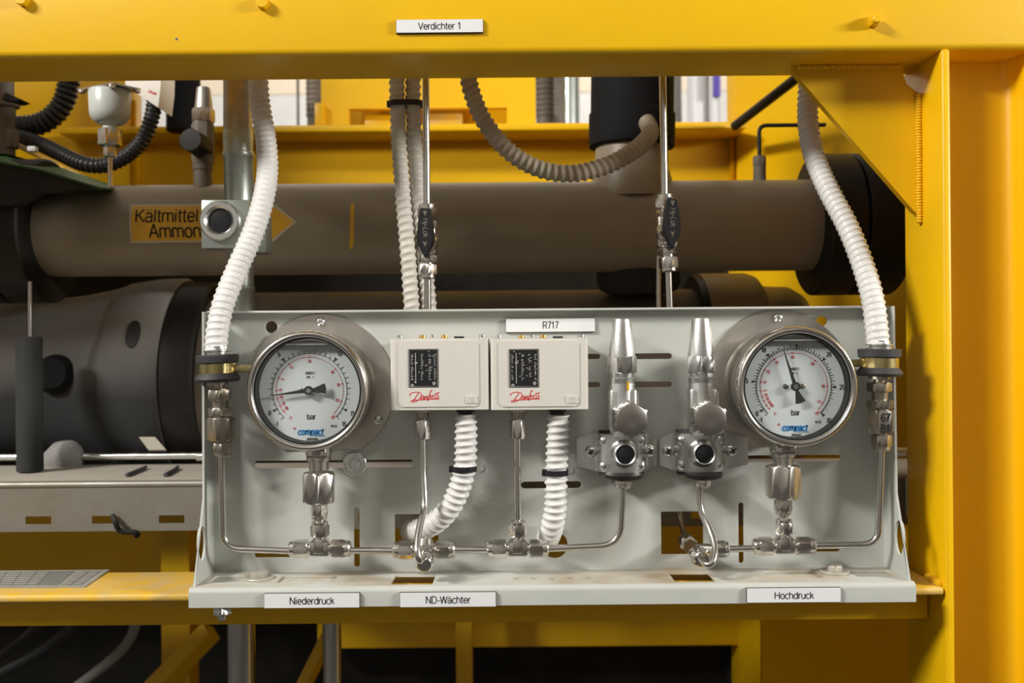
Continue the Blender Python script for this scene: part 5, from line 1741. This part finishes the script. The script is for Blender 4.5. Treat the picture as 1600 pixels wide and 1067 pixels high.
# right of the riser: white pipe, purple labelled box, conduit
p = W(1091, 140, 2.8)
single('rear_pipe', MB().lathe((p.x, 2.8, 0), Z, [(0, S(17, 2.8)), (3.0, S(17, 2.8))], 32), M['white'], 'white vertical rear pipe right of the black insulated riser', 'pipe')
p = W(1117, 140, 2.75)
t = thing('rear_meter', 'white rear tube with a purple label beside the white pipe', 'meter', (p.x, 2.75, 0.0))
part(t, 'tube', MB().lathe((p.x, 2.75, 0), Z, [(0, S(7.5, 2.75)), (3.0, S(7.5, 2.75))], 20), M['white'])
part(t, 'purple_label', MB().box(p.x - S(6, 2.72), p.x + S(5, 2.72), 2.715, 2.73, W(1117, 151, 2.72).z, W(1117, 100, 2.72).z, 0.002), M['purple'])
p = W(1062, 140, 2.8)
single('rear_column', MB().box(p.x - S(14, 2.8), p.x + S(8, 2.8), 2.85, 2.95, 0, 3, 0.004), M['lag'], 'narrow grey rear column between riser and white pipe', 'column')
# oblique strut
a, b = W(1148, 197, 1.83), W(1250, 118, 1.62)
m = MB().tube([a, b + (b - a) * 0.3], 0.009, 12)
single('oblique_strut', m, M['dark'], 'dark oblique strut above the right end of the rear beam', 'strut')
# black column and vertical pipes left
p = W(272, 160, 1.75)
single('black_hose_column', MB().lathe((p.x, 1.80, W(272, 205, 1.8).z), Z, [(0, S(26, 1.8)), (0.35, S(26, 1.8))], 32), M['foam'], 'black insulated vertical pipe left of the stub valve', 'pipe')
a, b = W(407, 120, 2.2), W(417, 200, 2.2)
single('drain_lever', MB().tube([W(398, 100, 2.2), W(440, 303, 2.2)], 0.012, 10), M['dark'], 'dark slanted rod behind the left white hose', 'rod')
a = W(466, 100, 3.0)
single('rear_cable', MB().tube([Vector((W(465, 60, 3.0).x, 3.0, 4.0)), Vector((W(466, 230, 3.0).x, 3.0, 0.0))], 0.004, 8), M['dark'], 'thin dark cable against the pale rear wall', 'cable')

# ================================================================== UPPER LEFT CORNER
hose('black_hose', [(112, 60, 1.60), (108, 125, 1.60), (96, 165, 1.60), (70, 190, 1.60), (35, 198, 1.60), (-10, 192, 1.60)], 17.5 * 1.6 / F_PX, 8.6 * 1.6 / F_PX, 2.6 * 1.6 / F_PX, M['hose_black'], 'thick black corrugated hose curving at the upper left', 1.2, 'black corrugated hoses', 8, False)
hose('black_hose', [(243, 145, 1.50), (238, 180, 1.50), (225, 215, 1.50), (200, 242, 1.50), (165, 258, 1.50), (130, 256, 1.50), (90, 238, 1.52), (55, 222, 1.55), (20, 212, 1.58)], 12.5 * 1.5 / F_PX, 7.2 * 1.5 / F_PX, 2.0 * 1.5 / F_PX, M['hose_black'], 'thinner black corrugated hose sagging under the pressure transmitter', 1.2, 'black corrugated hoses', 8, False)
d = 1.42
k = d / F_PX
p = W(173, 150, d)
t = thing('pressure_transmitter', 'pale enamelled pressure transmitter cup with hexagon nuts at the upper left', 'transmitter', W(171, 290, d))
o = lambda y: W(172, y, d)
part(t, 'cup', MB().lathe(o(192), Z, [(-2 * k, 18 * k), (2 * k, 24 * k), (9 * k, 29 * k), (16 * k, 30.5 * k), (48 * k, 31.5 * k), (50 * k, 30 * k)], 48), M['enamel'], 40)
pl = o(141)
pts = [pl + X * (-52 * k) + Y * (-0.0), pl + X * (20 * k) - Y * 0.036, pl + X * (48 * k) + Y * 0.0, pl + X * (-10 * k) + Y * 0.04]
part(t, 'square_flange', MB().prism([q_ + Z * 0.0 for q_ in pts], (0, 0, 0.0022)), M['steel_fit'])
for (dx, dy_) in ((-44, 0.0), (16, -0.030), (42, 0.0)):
    q_ = pl + X * (dx * k) + Y * dy_
    part(t, 'flange_screw', MB().lathe(q_ + Z * 0.0005, -Z, [(0, 0.005), (0.004, 0.005), (0.005, 0.003)], 16), M['zinc'])
part(t, 'lower_cap', MB().lathe(o(184), -Z, [(0, 19 * k), (3 * k, 18 * k), (8 * k, 17 * k), (9 * k, 11 * k), (22 * k, 11 * k)], 32), M['enamel'])
part(t, 'hexagon_nut', MB().hexnut(o(202), -Z, 26 * k, 15.5 * k, 0.04, rot=0.5), M['steel_fit'])
part(t, 'small_nut', MB().hexnut(o(228), -Z, 17 * k, 8.5 * k, 0.05, rot=0.5), M['steel_fit'])
part(t, 'capillary_tube', MB().tube([o(240), W(172, 292, d)], 3.4 * k, 12), M['steel'])
# small white switch box seen from below
b0, b1 = W(205, 100, 1.47), W(250, 168, 1.47)
t = thing('switch_box', 'small white switch box with red script at the upper left', 'switch', (b1.x, 1.50, b1.z))
part(t, 'housing', MB().prism([W(196, 134, 1.47), W(247, 168, 1.47), W(251, 135, 1.47), W(253, 60, 1.47), W(192, 60, 1.47)], (0, 0.06, 0)), M['kp'])
sc = 1.47 / F_PX / 4.706 * 0.30
lines = [spline([Vector(((x - 180) * sc, -(y - 650) * sc, 0)) for x, y in ln], 4) for ln in LOGO]
part(t, 'brand_script', MB().strokes([[(v.x, v.y) for v in ln] for ln in lines], 8 * sc, W(232, 141, 1.47), (X * 0.9 - Z * 0.44), (Z * 0.9 + X * 0.44), FR, 0.0002, 0.0003), M['logo_red'], label='small red script')
# spindle at the very left
d = 1.50
k = d / F_PX
t = thing('valve_spindle', 'dark brown valve spindle at the left picture edge', 'valve', W(10, 250, d))
o = lambda y: W(10, y, d)
part(t, 'spindle', MB().lathe(o(245), Z, [(0, 13 * k), (58 * k, 12 * k), (62 * k, 14 * k), (75 * k, 14 * k), (78 * k, 20 * k), (86 * k, 20 * k), (88 * k, 12 * k), (150 * k, 12 * k)], 28), M['pipe2'])
part(t, 'hexagon', MB().hexnut(W(16, 232, d), Z, 28 * k, 12 * k, 0.08), M['pipe2'])
part(t, 'handle_wing', MB().prism([W(8, 144, d - 0.02), W(33, 155, d - 0.02), W(22, 158, d - 0.02), W(4, 156, d - 0.02)], (0, 0.03, 0)), M['dark'])
single('hose_clip', MB().box(W(42, 232, 1.44).x, W(55, 230, 1.44).x, 1.44, 1.45, W(48, 236, 1.44).z, W(48, 228, 1.44).z, 0.001), M['white'], 'small white clip on the black hose at the left', 'clip')
# green painted oblique tank
a, b, c_, e_ = W(-60, 222, 1.52), W(20, 240, 1.52), W(190, 292, 1.44), W(-60, 320, 1.44)
t = thing('green_casing', 'green painted sloping casing at the left above the large pipe', 'casing', e_)
fr_ = [W(-80, 258, 1.325), W(0, 252, 1.325), W(60, 263, 1.325), W(158, 293, 1.325), W(60, 300, 1.325), W(30, 318, 1.325), W(-80, 330, 1.325)]
part(t, 'dark_side', MB().prism(fr_, (0, 0.02, 0)), M['dark'], 30)
part(t, 'sloped_plate', MB().prism([W(-80, 258, 1.322), W(0, 252, 1.322), W(60, 263, 1.322), W(158, 293, 1.322), W(186, 293, 1.46), W(96, 262, 1.46), W(8, 240, 1.46), W(-80, 243, 1.46)], (0, 0, -0.003)), M['green'], 30)
part(t, 'edge_rail', MB().tube([W(18, 222, 1.54), W(150, 288, 1.46)], 0.0045, 10), M['yellow_worn'])

# ================================================================== BELOW THE RAIL
for px, w, dd, lb in ((377, 43, 1.20, 'thick steel pipe rising to the yellow rail below the Niederdruck plate'), (519, 29, 1.22, 'thinner steel pipe below the rail, right of the thick one')):
    p = W(px, 1000, dd)
    single('support_pipe', MB().lathe((p.x, dd, 0.0), Z, [(0, S(w / 2, dd)), (zb - 0.012, S(w / 2, dd))], 40), M['steel'], lb, 'pipe', 'steel pipes below the rail')
uf = rf
a, b = W(252, 960, 1.75), W(296, 960, 1.75)
part(uf, 'upright', MB().box(a.x, b.x, 1.75, 1.80, 0.0, a.z + 0.2), M['yellow'])
part(uf, 'cross_beam', MB().box(-0.4, 0.9, 1.95, 2.0, W(600, 1012, 1.95).z, W(600, 900, 1.95).z), M['yellow'])
part(uf, 'brace', MB().tube([W(200, 1120, 1.72), W(330, 985, 1.74)], 0.022, 4), M['yellow'])
part(uf, 'brace', MB().tube([W(455, 1110, 1.70), W(520, 980, 1.72)], 0.014, 4), M['yellow'])
a, b = W(1040, 960, 1.42), W(1440, 960, 1.42)
part(uf, 'side_plate', MB().box(W(1190, 960, 1.6).x, 0.9, 1.60, 1.61, 0.0, W(1200, 870, 1.6).z), M['yellow'])
part(uf, 'upright', MB().box(W(712, 960, 1.8).x, W(737, 960, 1.8).x, 1.80, 1.84, 0.0, a.z), M['yellow'])
part(uf, 'sole_plate', MB().box(W(-80, 860, 1.95).x - 0.6, W(300, 860, 1.95).x, 1.96, 1.97, W(100, 925, 1.95).z, W(100, 780, 1.95).z), M['yellow'])
part(uf, 'rear_sheet', MB().box(W(300, 860, 1.95).x, W(1190, 860, 1.95).x, 1.93, 1.94, W(100, 945, 1.95).z, W(100, 770, 1.95).z), M['yellow'])
hose('black_hose', [(-20, 1062, 1.5), (60, 1020, 1.5), (120, 975, 1.5)], 8 * 1.5 / F_PX, 0.02, 0.0002, M['hose_black'], 'smooth black hose in the dark at the lower left corner', 1.2, None, 4)
hose('black_hose', [(-20, 1040, 1.56), (40, 996, 1.56), (80, 955, 1.56)], 8 * 1.5 / F_PX, 0.02, 0.0002, M['hose_black'], 'upper of the smooth black hoses at the lower left corner', 1.2, None, 4)
hose('grey_hose', [(214, 962, 1.55), (207, 990, 1.55), (190, 1015, 1.55), (160, 1042, 1.55), (120, 1072, 1.55)], 8 * 1.55 / F_PX, 0.02, 0.0002, M['lag'], 'smooth grey hose curving down in the dark at the lower left', 1.2, None, 4)
# dark machinery block underneath, carrying the lower row
single('compressor_housing', MB().box(-1.8, 0.62, 2.05, 2.25, 0.0, W(800, 305, 2.05).z, 0.03), M['dark'], 'dark compressor housing in the shade behind the pipes', 'compressor')
